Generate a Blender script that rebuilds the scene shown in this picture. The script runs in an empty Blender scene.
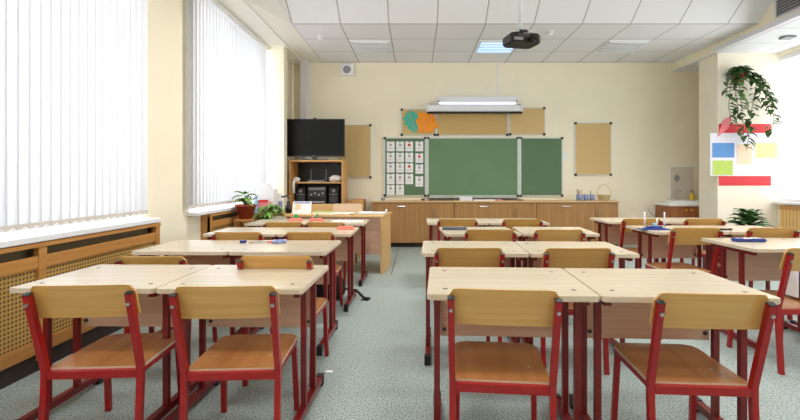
import bpy, bmesh, math, random
from mathutils import Vector, Matrix

random.seed(7)
SC = bpy.context.scene
COL = SC.collection
R = math.radians

# ------------------------------------------------------------------ materials
def new_mat(name):
    m = bpy.data.materials.new(name); m.use_nodes = True
    nt = m.node_tree
    return m, nt, nt.nodes['Principled BSDF']

def srgb(c):
    return tuple(((v / 255) / 12.92 if v / 255 <= 0.04045 else ((v / 255 + 0.055) / 1.055) ** 2.4) for v in c) + (1,)

def coords(nt, scale=(1, 1, 1), jitter=True):
    tc = nt.nodes.new('ShaderNodeTexCoord')
    mp = nt.nodes.new('ShaderNodeMapping')
    mp.inputs['Scale'].default_value = scale
    nt.links.new(tc.outputs['Object'], mp.inputs['Vector'])
    if jitter:
        oi = nt.nodes.new('ShaderNodeObjectInfo')
        ml = nt.nodes.new('ShaderNodeMath'); ml.operation = 'MULTIPLY'; ml.inputs[1].default_value = 37.0
        nt.links.new(oi.outputs['Random'], ml.inputs[0])
        nt.links.new(ml.outputs[0], mp.inputs['Location'])
    return mp

def plain(name, c, rough=0.5, metal=0.0, var=0.06, nscale=18, spec=0.5, bump=0.0):
    m, nt, p = new_mat(name)
    base = srgb(c)
    mp = coords(nt)
    n = nt.nodes.new('ShaderNodeTexNoise'); n.inputs['Scale'].default_value = nscale; n.inputs['Detail'].default_value = 4
    nt.links.new(mp.outputs[0], n.inputs['Vector'])
    rp = nt.nodes.new('ShaderNodeValToRGB')
    lo = tuple(v * (1 - var) for v in base[:3]) + (1,); hi = tuple(min(1, v * (1 + var)) for v in base[:3]) + (1,)
    rp.color_ramp.elements[0].position = 0.3; rp.color_ramp.elements[1].position = 0.7
    rp.color_ramp.elements[0].color = lo; rp.color_ramp.elements[1].color = hi
    nt.links.new(n.outputs['Fac'], rp.inputs[0]); nt.links.new(rp.outputs[0], p.inputs['Base Color'])
    p.inputs['Roughness'].default_value = rough; p.inputs['Metallic'].default_value = metal
    p.inputs['Specular IOR Level'].default_value = spec
    if bump:
        b = nt.nodes.new('ShaderNodeBump'); b.inputs['Strength'].default_value = bump; b.inputs['Distance'].default_value = 0.002
        nt.links.new(n.outputs['Fac'], b.inputs['Height']); nt.links.new(b.outputs[0], p.inputs['Normal'])
    return m

def wood(name, c1, c2, grain='x', rough=0.4, fine=60, coat=0.0, spec=0.5):
    m, nt, p = new_mat(name)
    sc = {'x': (1.2, fine, fine), 'y': (fine, 1.2, fine), 'z': (fine, fine, 1.2)}[grain]
    mp = coords(nt, sc)
    n = nt.nodes.new('ShaderNodeTexNoise'); n.inputs['Scale'].default_value = 1.0; n.inputs['Detail'].default_value = 5
    n.inputs['Distortion'].default_value = 0.6
    nt.links.new(mp.outputs[0], n.inputs['Vector'])
    rp = nt.nodes.new('ShaderNodeValToRGB')
    rp.color_ramp.elements[0].position = 0.32; rp.color_ramp.elements[1].position = 0.68
    rp.color_ramp.elements[0].color = srgb(c1); rp.color_ramp.elements[1].color = srgb(c2)
    nt.links.new(n.outputs['Fac'], rp.inputs[0]); nt.links.new(rp.outputs[0], p.inputs['Base Color'])
    p.inputs['Roughness'].default_value = rough; p.inputs['Specular IOR Level'].default_value = spec
    p.inputs['Coat Weight'].default_value = coat; p.inputs['Coat Roughness'].default_value = 0.15
    return m

M = {}
M['wall'] = plain('wall_paint', (246, 238, 215), 0.85, var=0.02, nscale=3, spec=0.2)
M['wall_pale'] = plain('wall_paint_pale', (244, 236, 218), 0.85, var=0.02, nscale=3, spec=0.2)
M['white_paint'] = plain('white_paint', (238, 236, 230), 0.6, var=0.02)
M['cornice'] = plain('cornice_plastic', (226, 225, 232), 0.5, var=0.02)
M['top'] = wood('pale_laminate', (194, 180, 157), (206, 194, 173), 'x', 0.24, 50)
M['top_edge'] = wood('pale_laminate_edge', (204, 188, 164), (214, 200, 180), 'x', 0.5, 50)
M['panel'] = wood('beech_laminate', (208, 166, 142), (222, 184, 160), 'x', 0.45, 45)
M['frame_red'] = plain('dark_red_enamel', (116, 18, 20), 0.35, var=0.12, nscale=25)
M['chair_red'] = plain('red_enamel', (156, 17, 20), 0.32, var=0.10, nscale=25)
M['chair_back'] = wood('varnished_birch', (200, 151, 78), (212, 167, 97), 'x', 0.35, 40, coat=0.3)
M['seat_wood'] = wood('worn_varnished_birch', (152, 94, 46), (178, 120, 66), 'y', 0.28, 14, coat=0.5)
M['black'] = plain('black_plastic', (22, 22, 24), 0.45, var=0.1)
M['black_gloss'] = plain('black_gloss', (12, 12, 14), 0.15, var=0.1)
M['grey_dark'] = plain('dark_grey_plastic', (62, 62, 66), 0.45)
M['grey'] = plain('grey_plastic', (150, 152, 156), 0.4)
M['silver'] = plain('silver_metal', (190, 192, 196), 0.3, metal=0.9)
M['alu'] = plain('aluminium_frame', (205, 212, 210), 0.4, metal=0.3)
M['cab'] = wood('brown_oak_veneer', (152, 108, 62), (176, 132, 80), 'z', 0.45, 40)
M['cab_top'] = wood('light_beech_board', (206, 172, 122), (218, 186, 138), 'x', 0.4, 40)
M['cab_wood'] = wood('honey_beech', (200, 148, 84), (216, 168, 104), 'z', 0.45, 40)
M['honey'] = wood('honey_pine', (178, 122, 62), (196, 142, 78), 'y', 0.45, 40)
M['teacher'] = wood('light_beech_veneer', (206, 164, 106), (220, 182, 126), 'z', 0.45, 40)
M['sink_wood'] = wood('reddish_brown_door', (146, 84, 44), (168, 102, 58), 'z', 0.4, 40)
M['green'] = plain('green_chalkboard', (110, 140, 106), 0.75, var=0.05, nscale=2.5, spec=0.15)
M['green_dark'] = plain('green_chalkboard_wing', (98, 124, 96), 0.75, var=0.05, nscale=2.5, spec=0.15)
M['cork'] = plain('cork', (212, 184, 132), 0.9, var=0.10, nscale=140, spec=0.1)
M['cork_dark'] = plain('cork_strip', (202, 172, 116), 0.9, var=0.10, nscale=140, spec=0.1)
M['paper'] = plain('white_paper', (240, 240, 240), 0.8, var=0.01)
M['paper_lilac'] = plain('lilac_paper', (226, 224, 234), 0.7, var=0.01)
M['ink_grey'] = plain('grey_print', (176, 172, 178), 0.8, var=0.2, nscale=120)
M['red_card'] = plain('red_card', (214, 44, 54), 0.6, var=0.03)
M['pink_card'] = plain('pink_card', (240, 130, 140), 0.6, var=0.03)
M['blue_card'] = plain('blue_print', (92, 146, 206), 0.7, var=0.35, nscale=90)
M['green_card'] = plain('green_print', (182, 208, 96), 0.7, var=0.06)
M['peach_card'] = plain('peach_print', (240, 208, 178), 0.7, var=0.04)
M['yellow_card'] = plain('yellow_print', (236, 232, 150), 0.7, var=0.06)
M['teal_card'] = plain('teal_card', (72, 186, 160), 0.7, var=0.06)
M['orange_card'] = plain('orange_card', (244, 150, 32), 0.7, var=0.08)
M['leaf'] = plain('leaf_green', (72, 110, 58), 0.4, var=0.35, nscale=14)
M['leaf_light'] = plain('leaf_light_green', (112, 158, 66), 0.45, var=0.30, nscale=14)
M['stem'] = plain('stem_green', (92, 110, 60), 0.6)
M['soil'] = plain('potting_soil', (64, 44, 32), 0.95, var=0.3, nscale=80)
M['terracotta'] = plain('red_plastic_pot', (150, 56, 38), 0.4, var=0.06)
M['pot_brown'] = plain('brown_pot', (120, 84, 60), 0.5)
M['blue'] = plain('blue_plastic', (44, 66, 140), 0.4)
M['blue_light'] = plain('light_blue_plastic', (138, 152, 196), 0.45)
M['blue_pale'] = plain('pale_blue_plastic', (150, 196, 226), 0.4)
M['pink'] = plain('salmon_plastic', (232, 138, 116), 0.45)
M['green_bright'] = plain('bright_green_plastic', (36, 160, 92), 0.45)
M['red_bright'] = plain('bright_red', (206, 36, 36), 0.5)
M['purple'] = plain('purple_fabric', (84, 36, 128), 0.8, var=0.15, nscale=60)
M['white_plastic'] = plain('white_plastic', (236, 238, 242), 0.4, var=0.01)
M['ceramic'] = plain('white_ceramic', (240, 240, 240), 0.15, var=0.01)
M['tile_beige'] = plain('beige_wall_tile', (214, 206, 190), 0.35, var=0.03)
M['yellow'] = plain('yellow_plastic', (226, 190, 52), 0.4)
M['cloth'] = plain('white_cloth', (232, 226, 222), 0.9, var=0.08, nscale=40)
M['cover'] = plain('pink_beige_patterned_cover', (226, 196, 164), 0.9, var=0.14, nscale=70)
M['wicker'] = plain('pale_wicker', (206, 190, 140), 0.7, var=0.12, nscale=60)
M['dark_base'] = plain('dark_plinth', (44, 32, 26), 0.6)
M['bag'] = plain('black_nylon', (26, 22, 28), 0.7, var=0.2, nscale=50)
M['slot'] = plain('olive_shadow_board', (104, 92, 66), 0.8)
M['hem'] = plain('blind_hem', (206, 198, 188), 0.8)
M['grey_blue'] = plain('grey_blue_cover', (96, 104, 116), 0.5, var=0.25, nscale=60)

def mat_floor():
    m, nt, p = new_mat('speckled_linoleum')
    mp = coords(nt, jitter=False)
    n1 = nt.nodes.new('ShaderNodeTexNoise'); n1.inputs['Scale'].default_value = 115; n1.inputs['Detail'].default_value = 3
    n2 = nt.nodes.new('ShaderNodeTexVoronoi'); n2.inputs['Scale'].default_value = 110
    n3 = nt.nodes.new('ShaderNodeTexNoise'); n3.inputs['Scale'].default_value = 1.2
    for n in (n1, n2, n3): nt.links.new(mp.outputs[0], n.inputs['Vector'])
    r1 = nt.nodes.new('ShaderNodeValToRGB')
    r1.color_ramp.elements[0].position = 0.36; r1.color_ramp.elements[0].color = srgb((100, 113, 113))
    r1.color_ramp.elements[1].position = 0.60; r1.color_ramp.elements[1].color = srgb((179, 190, 188))
    e = r1.color_ramp.elements.new(0.48); e.color = srgb((149, 165, 162))
    nt.links.new(n1.outputs['Fac'], r1.inputs[0])
    r2 = nt.nodes.new('ShaderNodeValToRGB')
    r2.color_ramp.elements[0].position = 0.12; r2.color_ramp.elements[0].color = (1, 1, 1, 1)
    r2.color_ramp.elements[1].position = 0.22; r2.color_ramp.elements[1].color = (0, 0, 0, 1)
    nt.links.new(n2.outputs['Distance'], r2.inputs[0])
    mx = nt.nodes.new('ShaderNodeMix'); mx.data_type = 'RGBA'
    mlt = nt.nodes.new('ShaderNodeMath'); mlt.operation = 'MULTIPLY'; mlt.inputs[1].default_value = 0.35
    nt.links.new(r2.outputs[0], mlt.inputs[0]); nt.links.new(mlt.outputs[0], mx.inputs[0])
    nt.links.new(r1.outputs[0], mx.inputs[6]); mx.inputs[7].default_value = srgb((206, 212, 206))
    # sheet seam of the linoleum
    sx = nt.nodes.new('ShaderNodeSeparateXYZ'); nt.links.new(mp.outputs[0], sx.inputs[0])
    sb = nt.nodes.new('ShaderNodeMath'); sb.operation = 'SUBTRACT'; sb.inputs[1].default_value = -0.28
    nt.links.new(sx.outputs[0], sb.inputs[0])
    ab = nt.nodes.new('ShaderNodeMath'); ab.operation = 'ABSOLUTE'; nt.links.new(sb.outputs[0], ab.inputs[0])
    lt = nt.nodes.new('ShaderNodeMath'); lt.operation = 'LESS_THAN'; lt.inputs[1].default_value = 0.006
    nt.links.new(ab.outputs[0], lt.inputs[0])
    gy = nt.nodes.new('ShaderNodeMath'); gy.operation = 'GREATER_THAN'; gy.inputs[1].default_value = 5.3
    nt.links.new(sx.outputs[1], gy.inputs[0])
    an = nt.nodes.new('ShaderNodeMath'); an.operation = 'MULTIPLY'
    nt.links.new(lt.outputs[0], an.inputs[0]); nt.links.new(gy.outputs[0], an.inputs[1])
    mx2 = nt.nodes.new('ShaderNodeMix'); mx2.data_type = 'RGBA'
    nt.links.new(an.outputs[0], mx2.inputs[0]); nt.links.new(mx.outputs[2], mx2.inputs[6]); mx2.inputs[7].default_value = srgb((84, 92, 90))
    nt.links.new(mx2.outputs[2], p.inputs['Base Color'])
    p.inputs['Roughness'].default_value = 0.42; p.inputs['Specular IOR Level'].default_value = 0.4
    return m
M['floor'] = mat_floor()

def mat_tiles(name, px, ox, py, oy, line, col, lcol):
    m, nt, p = new_mat(name)
    tc = nt.nodes.new('ShaderNodeTexCoord'); sx = nt.nodes.new('ShaderNodeSeparateXYZ')
    nt.links.new(tc.outputs['Object'], sx.inputs[0])
    outs = []
    for i, (pp, oo) in enumerate(((px, ox), (py, oy))):
        a = nt.nodes.new('ShaderNodeMath'); a.operation = 'SUBTRACT'; a.inputs[1].default_value = oo - 50 * pp - line / 2
        b = nt.nodes.new('ShaderNodeMath'); b.operation = 'DIVIDE'; b.inputs[1].default_value = pp
        c = nt.nodes.new('ShaderNodeMath'); c.operation = 'FRACT'
        d = nt.nodes.new('ShaderNodeMath'); d.operation = 'LESS_THAN'; d.inputs[1].default_value = line / pp
        nt.links.new(sx.outputs[i], a.inputs[0]); nt.links.new(a.outputs[0], b.inputs[0])
        nt.links.new(b.outputs[0], c.inputs[0]); nt.links.new(c.outputs[0], d.inputs[0]); outs.append(d)
    mxx = nt.nodes.new('ShaderNodeMath'); mxx.operation = 'MAXIMUM'
    nt.links.new(outs[0].outputs[0], mxx.inputs[0]); nt.links.new(outs[1].outputs[0], mxx.inputs[1])
    n = nt.nodes.new('ShaderNodeTexNoise'); n.inputs['Scale'].default_value = 160
    nt.links.new(tc.outputs['Object'], n.inputs['Vector'])
    rp = nt.nodes.new('ShaderNodeValToRGB')
    rp.color_ramp.elements[0].color = tuple(v * 0.93 for v in srgb(col)[:3]) + (1,); rp.color_ramp.elements[1].color = srgb(col)
    nt.links.new(n.outputs['Fac'], rp.inputs[0])
    mx = nt.nodes.new('ShaderNodeMix'); mx.data_type = 'RGBA'
    nt.links.new(mxx.outputs[0], mx.inputs[0]); nt.links.new(rp.outputs[0], mx.inputs[6]); mx.inputs[7].default_value = srgb(lcol)
    nt.links.new(mx.outputs[2], p.inputs['Base Color'])
    p.inputs['Roughness'].default_value = 0.9; p.inputs['Specular IOR Level'].default_value = 0.1
    return m
M['ceil_tile'] = mat_tiles('ceiling_tiles', 0.605, -1.55, 0.62, 5.88, 0.016, (238, 239, 243), (178, 176, 174))
M['ceil_tile_low'] = mat_tiles('lower_ceiling_tiles', 0.605, 4.9, 0.62, 5.6, 0.014, (238, 239, 243), (184, 182, 180))

def mat_mesh(name, base, hole, sc):
    """woven / perforated panel: round holes in a regular grid"""
    m, nt, p = new_mat(name)
    mp = coords(nt, (sc, sc, sc), jitter=False)
    sx = nt.nodes.new('ShaderNodeSeparateXYZ'); nt.links.new(mp.outputs[0], sx.inputs[0])
    acc = None
    sq = []
    for i in (1, 2):
        fr = nt.nodes.new('ShaderNodeMath'); fr.operation = 'FRACT'; nt.links.new(sx.outputs[i], fr.inputs[0])
        s = nt.nodes.new('ShaderNodeMath'); s.operation = 'SUBTRACT'; s.inputs[1].default_value = 0.5; nt.links.new(fr.outputs[0], s.inputs[0])
        q = nt.nodes.new('ShaderNodeMath'); q.operation = 'MULTIPLY'; nt.links.new(s.outputs[0], q.inputs[0]); nt.links.new(s.outputs[0], q.inputs[1]); sq.append(q)
    ad = nt.nodes.new('ShaderNodeMath'); ad.operation = 'ADD'
    nt.links.new(sq[0].outputs[0], ad.inputs[0]); nt.links.new(sq[1].outputs[0], ad.inputs[1])
    lt = nt.nodes.new('ShaderNodeMath'); lt.operation = 'LESS_THAN'; lt.inputs[1].default_value = 0.085
    nt.links.new(ad.outputs[0], lt.inputs[0])
    mx = nt.nodes.new('ShaderNodeMix'); mx.data_type = 'RGBA'
    nt.links.new(lt.outputs[0], mx.inputs[0]); mx.inputs[6].default_value = srgb(base); mx.inputs[7].default_value = srgb(hole)
    nt.links.new(mx.outputs[2], p.inputs['Base Color']); p.inputs['Roughness'].default_value = 0.6
    return m
M['mesh'] = mat_mesh('perforated_hardboard', (190, 152, 84), (92, 66, 32), 42)

def mat_slats(name, c1, c2, period):
    m, nt, p = new_mat(name)
    mp = coords(nt, (1, 1 / period, 1), jitter=False)
    sx = nt.nodes.new('ShaderNodeSeparateXYZ'); nt.links.new(mp.outputs[0], sx.inputs[0])
    fr = nt.nodes.new('ShaderNodeMath'); fr.operation = 'FRACT'; nt.links.new(sx.outputs[1], fr.inputs[0])
    lt = nt.nodes.new('ShaderNodeMath'); lt.operation = 'LESS_THAN'; lt.inputs[1].default_value = 0.22
    nt.links.new(fr.outputs[0], lt.inputs[0])
    mx = nt.nodes.new('ShaderNodeMix'); mx.data_type = 'RGBA'
    nt.links.new(lt.outputs[0], mx.inputs[0]); mx.inputs[6].default_value = srgb(c1); mx.inputs[7].default_value = srgb(c2)
    nt.links.new(mx.outputs[2], p.inputs['Base Color']); p.inputs['Roughness'].default_value = 0.6
    return m
M['slatted'] = mat_slats('slatted_pine', (226, 186, 120), (190, 140, 76), 0.06)

def mat_blind():
    m = bpy.data.materials.new('blind_fabric'); m.use_nodes = True
    nt = m.node_tree; nt.nodes.clear()
    o = nt.nodes.new('ShaderNodeOutputMaterial')
    d = nt.nodes.new('ShaderNodeBsdfDiffuse'); t = nt.nodes.new('ShaderNodeBsdfTranslucent')
    tc = nt.nodes.new('ShaderNodeTexCoord'); mp = nt.nodes.new('ShaderNodeMapping'); mp.inputs['Scale'].default_value = (120, 120, 14)
    n = nt.nodes.new('ShaderNodeTexNoise'); n.inputs['Scale'].default_value = 1.0
    nt.links.new(tc.outputs['Object'], mp.inputs[0]); nt.links.new(mp.outputs[0], n.inputs['Vector'])
    rp = nt.nodes.new('ShaderNodeValToRGB')
    rp.color_ramp.elements[0].color = (0.58, 0.58, 0.59, 1); rp.color_ramp.elements[1].color = (0.66, 0.66, 0.68, 1)
    nt.links.new(n.outputs['Fac'], rp.inputs[0])
    nt.links.new(rp.outputs[0], d.inputs[0])
    gm = nt.nodes.new('ShaderNodeMix'); gm.data_type = 'RGBA'; gm.blend_type = 'MULTIPLY'; gm.inputs[0].default_value = 1; gm.inputs[7].default_value = (.62, .625, .635, 1)
    nt.links.new(rp.outputs[0], gm.inputs[6]); nt.links.new(gm.outputs[2], t.inputs[0])
    mx = nt.nodes.new('ShaderNodeMixShader'); mx.inputs[0].default_value = 0.5
    nt.links.new(d.outputs[0], mx.inputs[1]); nt.links.new(t.outputs[0], mx.inputs[2])
    nt.links.new(mx.outputs[0], o.inputs[0])
    return m
M['blind'] = mat_blind()

def mat_glass(name, tint=(1, 1, 1, 1), gl=0.06):
    m = bpy.data.materials.new(name); m.use_nodes = True
    nt = m.node_tree; nt.nodes.clear()
    o = nt.nodes.new('ShaderNodeOutputMaterial')
    t = nt.nodes.new('ShaderNodeBsdfTransparent'); t.inputs[0].default_value = tint
    g = nt.nodes.new('ShaderNodeBsdfGlossy'); g.inputs['Roughness'].default_value = 0.02
    mx = nt.nodes.new('ShaderNodeMixShader'); mx.inputs[0].default_value = gl
    nt.links.new(t.outputs[0], mx.inputs[1]); nt.links.new(g.outputs[0], mx.inputs[2]); nt.links.new(mx.outputs[0], o.inputs[0])
    return m
M['glass'] = mat_glass('window_glass')
M['clear'] = mat_glass('clear_plastic', (0.9, 0.92, 0.95, 1), 0.25)

def mat_emit(name, c, s):
    m, nt, p = new_mat(name)
    p.inputs['Base Color'].default_value = srgb(c)
    p.inputs['Emission Color'].default_value = srgb(c); p.inputs['Emission Strength'].default_value = s
    return m
M['tube_lit'] = mat_emit('lit_bluish_tube', (150, 190, 255), 2.2)
M['tube_board'] = mat_emit('lit_board_lamp_tube', (235, 240, 255), 1.6)
M['tube_off'] = plain('unlit_tube', (232, 234, 236), 0.3)
M['screen'] = plain('switched_off_screen', (10, 10, 12), 0.4, var=0.1, spec=0.2)

# ------------------------------------------------------------------ mesh helpers
def box(bm, x0, x1, y0, y1, z0, z1, bev=0.0, seg=2):
    vs = [bm.verts.new((x, y, z)) for z in (z0, z1) for y in (y0, y1) for x in (x0, x1)]
    fs = [bm.faces.new([vs[i] for i in f]) for f in ((0, 2, 3, 1), (4, 5, 7, 6), (0, 1, 5, 4), (2, 6, 7, 3), (0, 4, 6, 2), (1, 3, 7, 5))]
    if bev:
        es = list({e for f in fs for e in f.edges})
        bmesh.ops.bevel(bm, geom=es, offset=bev, segments=seg, affect='EDGES', profile=0.6)

def sweep(bm, pts, hw, hh=None, n=4, closed_caps=True, ref=None):
    """square (n=4) or round tube of half width hw along pts"""
    hh = hw if hh is None else hh
    pts = [Vector(p) for p in pts]
    ref = Vector(ref) if ref else Vector((1, 0, 0))
    rings = []
    for i, p in enumerate(pts):
        a = pts[max(i - 1, 0)]; b = pts[min(i + 1, len(pts) - 1)]
        t = (b - a).normalized()
        r0 = ref if abs(t.dot(ref)) < 0.95 else Vector((0, 1, 0))
        u = (r0 - t * r0.dot(t)).normalized(); v = t.cross(u)
        k = 1.0
        if 0 < i < len(pts) - 1:
            t1 = (p - a).normalized(); t2 = (b - p).normalized()
            k = 1.0 / max(0.5, math.sqrt((1 + t1.dot(t2)) / 2))
        ring = []
        for j in range(n):
            ang = math.pi * 2 * j / n + (math.pi / 4 if n == 4 else 0)
            cu, cv = math.cos(ang), math.sin(ang)
            if n == 4: cu, cv = math.copysign(1, cu), math.copysign(1, cv)
            ring.append(bm.verts.new(p + u * cu * hw + v * cv * hh * k))
        rings.append(ring)
    for i in range(len(rings) - 1):
        for j in range(n):
            bm.faces.new((rings[i][j], rings[i][(j + 1) % n], rings[i + 1][(j + 1) % n], rings[i + 1][j]))
    if closed_caps:
        bm.faces.new(rings[0][::-1]); bm.faces.new(rings[-1])

def lathe(bm, prof, n=20, c=(0, 0, 0), cap=True):
    rings = []
    for r, z in prof:
        rings.append([bm.verts.new((c[0] + r * math.cos(2 * math.pi * j / n), c[1] + r * math.sin(2 * math.pi * j / n), c[2] + z)) for j in range(n)])
    for i in range(len(rings) - 1):
        for j in range(n):
            bm.faces.new((rings[i][j], rings[i][(j + 1) % n], rings[i + 1][(j + 1) % n], rings[i + 1][j]))
    if cap:
        bm.faces.new(rings[0][::-1]); bm.faces.new(rings[-1])

def rounded_outline(x0, x1, y0, y1, rs, n=5):
    """rs: radius of (x0,y0),(x1,y0),(x1,y1),(x0,y1)"""
    out = []
    cs = ((x0, y0, 1, 1, math.pi), (x1, y0, -1, 1, 1.5 * math.pi), (x1, y1, -1, -1, 0), (x0, y1, 1, -1, 0.5 * math.pi))
    for (cx, cy, sx, sy, a0), r in zip(cs, rs):
        if r <= 0: out.append((cx, cy)); continue
        for k in range(n + 1):
            a = a0 + k / n * math.pi / 2
            out.append((cx + sx * r + r * math.cos(a), cy + sy * r + r * math.sin(a)))
    return out

def prism(bm, outline, z0, z1, mat=None, bev=0.0):
    """outline in xy extruded along z; mat maps (x,y,z)->Vector"""
    f = mat or (lambda x, y, z: (x, y, z))
    a = [bm.verts.new(f(x, y, z0)) for x, y in outline]
    b = [bm.verts.new(f(x, y, z1)) for x, y in outline]
    n = len(outline)
    fb = bm.faces.new(a[::-1]); ft = bm.faces.new(b)
    for i in range(n):
        bm.faces.new((a[i], a[(i + 1) % n], b[(i + 1) % n], b[i]))
    if bev:
        es = list(set(fb.edges) | set(ft.edges))
        bmesh.ops.bevel(bm, geom=es, offset=bev, segments=2, affect='EDGES')

def leaf(bm, p, d, L, W, droop=0.3, n=4):
    p = Vector(p); d = Vector(d).normalized()
    side = d.cross(Vector((0, 0, 1)))
    if side.length < 0.1: side = Vector((1, 0, 0))
    side.normalize(); up = side.cross(d).normalized()
    rows = []
    for i in range(n + 1):
        t = i / n
        w = W * math.sin(math.pi * min(1, t * 0.93 + 0.07)) ** 0.8 * (1.12 - 0.45 * t)
        c = p + d * L * t - Vector((0, 0, 1)) * droop * L * t * t
        rows.append((bm.verts.new(c + side * w / 2 + up * w * 0.18), bm.verts.new(c), bm.verts.new(c - side * w / 2 + up * w * 0.18)))
    for i in range(n):
        for j in range(2):
            bm.faces.new((rows[i][j], rows[i][j + 1], rows[i + 1][j + 1], rows[i + 1][j]))

def obj(name, bm, m, parent=None, smooth=False, loc=None):
    bmesh.ops.recalc_face_normals(bm, faces=bm.faces)
    me = bpy.data.meshes.new(name); bm.to_mesh(me); bm.free()
    if isinstance(m, (list, tuple)):
        for k in m: me.materials.append(k)
    else:
        me.materials.append(m)
    if smooth:
        for p in me.polygons: p.use_smooth = True
    o = bpy.data.objects.new(name, me); COL.objects.link(o)
    if parent is not None: o.parent = parent
    if loc: o.location = loc
    return o

def part(name, parent, m, *fs, smooth=False):
    bm = bmesh.new()
    for f in fs: f(bm)
    return obj(name, bm, m, parent, smooth)

def B(*a, **k): return lambda bm: box(bm, *a, **k)
def S(*a, **k): return lambda bm: sweep(bm, *a, **k)
def Lt(*a, **k): return lambda bm: lathe(bm, *a, **k)

def tag(o, label, cat, group=None, kind=None):
    o['label'] = label; o['category'] = cat
    if group: o['group'] = group
    if kind: o['kind'] = kind
    return o

def thing(name, label, cat, loc=(0, 0, 0), rz=0.0, group=None):
    o = bpy.data.objects.new(name, None); COL.objects.link(o)
    o.empty_display_size = 0.1
    o.location = loc; o.rotation_euler = (0, 0, rz)
    return tag(o, label, cat, group)

def struct(name, m, *fs, parent=None, smooth=False):
    o = part(name, parent, m, *fs, smooth=smooth)
    if parent is None: o['kind'] = 'structure'
    return o

def dup(root, loc, rz=0.0, label=None, group=None, scale=None):
    r = root.copy(); COL.objects.link(r); r.location = loc; r.rotation_euler = (0, 0, rz)
    if label: r['label'] = label
    if group: r['group'] = group
    if scale: r.scale = scale
    for ch in list(root.children):
        c = ch.copy(); COL.objects.link(c); c.parent = r
        for g in list(ch.children):
            d = g.copy(); COL.objects.link(d); d.parent = c
    return r

# ------------------------------------------------------------------ room
XL, XR, YB, YF = -2.2, 5.16, 7.83, -2.4
ZC, ZH = 3.02, 3.45
KY = 5.88
struct('floor', M['floor'], B(-2.6, 5.5, YF - .2, YB + .2, -0.1, 0))
struct('wall_back', M['wall'], B(-2.6, 5.5, YB, YB + .2, 0, 3.6))
struct('wall_front', M['wall'], B(-2.6, 5.5, YF - .2, YF, 0, 3.6))
W1 = (-1.9, 3.80); W2 = (4.56, 6.76); WZ = (0.76, 2.96)
struct('wall_left', M['wall'],
       B(-2.6, XL, YF, 6.8, 0, WZ[0] - .04), B(-2.6, XL, YF, 6.8, WZ[1], 3.6),
       B(-2.6, XL, YF, W1[0], WZ[0] - .04, WZ[1]), B(-2.6, XL, W1[1], W2[0], WZ[0] - .04, WZ[1]),
       B(-2.6, XL, W2[1], 6.8, WZ[0] - .04, WZ[1]),
       B(-2.6, -1.91, 6.8, 6.96, 0, 3.6), B(-2.6, -2.06, 6.96, YB, 0, 3.6))
RW = (0.6, 6.95); RZ = (0.74, 2.84)
struct('wall_right', M['wall'],
       B(XR, 5.3, YF, YB, 0, RZ[0]), B(XR, 5.3, YF, YB, RZ[1], 3.6),
       B(XR, 5.3, YF, RW[0], RZ[0], RZ[1]), B(XR, 5.3, RW[1], YB, RZ[0], RZ[1]))
struct('wall_pillar', M['wall_pale'], B(4.3, XR, 6.7, 7.14, 0, 2.88))

def ceiling(bm):
    def quad(ps, mi):
        f = bm.faces.new([bm.verts.new(p) for p in ps]); f.material_index = mi
    quad([(-1.55, KY, ZC), (4.28, KY, ZC), (4.28, YB, ZC), (-1.55, YB, ZC)], 0)
    quad([(-2.6, KY, ZC), (4.28, KY, ZC), (4.28, KY - .63, ZH), (-2.6, KY - .63, ZH)], 0)
    quad([(-2.6, YF, ZH), (4.28, YF, ZH), (4.28, KY - .63, ZH), (-2.6, KY - .63, ZH)], 0)
    quad([(-1.86, YF, ZC), (-1.84, YF, ZC), (-1.84, 5.1, ZC), (-1.55, KY, ZC), (-1.55, YB, ZC), (-1.86, YB, ZC)], 1)
    quad([(-2.6, YF, ZC - .02), (-1.86, YF, ZC - .02), (-1.86, YB, ZC - .02), (-2.6, YB, ZC - .02)], 1)
    quad([(-1.86, YF, ZC - .02), (-1.86, YF, ZC), (-1.86, YB, ZC), (-1.86, YB, ZC - .02)], 1)
    quad([(-1.84, YF, ZC), (-1.84, YF, ZH), (-1.84, 5.1, ZH), (-1.84, 5.1, ZC)], 1)
    quad([(-1.84, 5.1, ZC), (-1.84, 5.1, ZH), (-1.55, KY, ZH), (-1.55, KY, ZC)], 1)
bm = bmesh.new(); ceiling(bm)
o = obj('ceiling', bm, [M['ceil_tile'], M['white_paint']]); o['kind'] = 'structure'
# lowered strip of ceiling on the right with its cornice
struct('trim_1', M['wall'], B(4.28, 4.34, YF, YB, 2.90, 3.6))
struct('trim_2', M['cornice'], B(4.22, 4.28, YF, 6.69, 2.88, 2.925), B(4.24, 4.28, YF, 6.69, 2.925, 2.95))
struct('trim_3', M['ceil_tile_low'], B(4.281, 5.5, YF, YB, 2.88, 2.899))
struct('trim_4', M['cornice'], B(-1.885, -1.775, 7.66, YB, 0, ZC))   # boxed riser in the back left corner
# window sills
struct('window_sill', M['white_plastic'], B(-2.6, -2.09, W1[0] - .05, W1[1] + .06, .725, .76, bev=.006), B(-2.6, -2.09, W2[0] - .05, W2[1] + .03, .725, .76, bev=.006))
bpy.data.objects['window_sill'].name = 'trim_5'
struct('trim_6', M['white_plastic'], B(5.08, 5.2, RW[0], 6.69, .735, .765, bev=.006))

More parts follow.
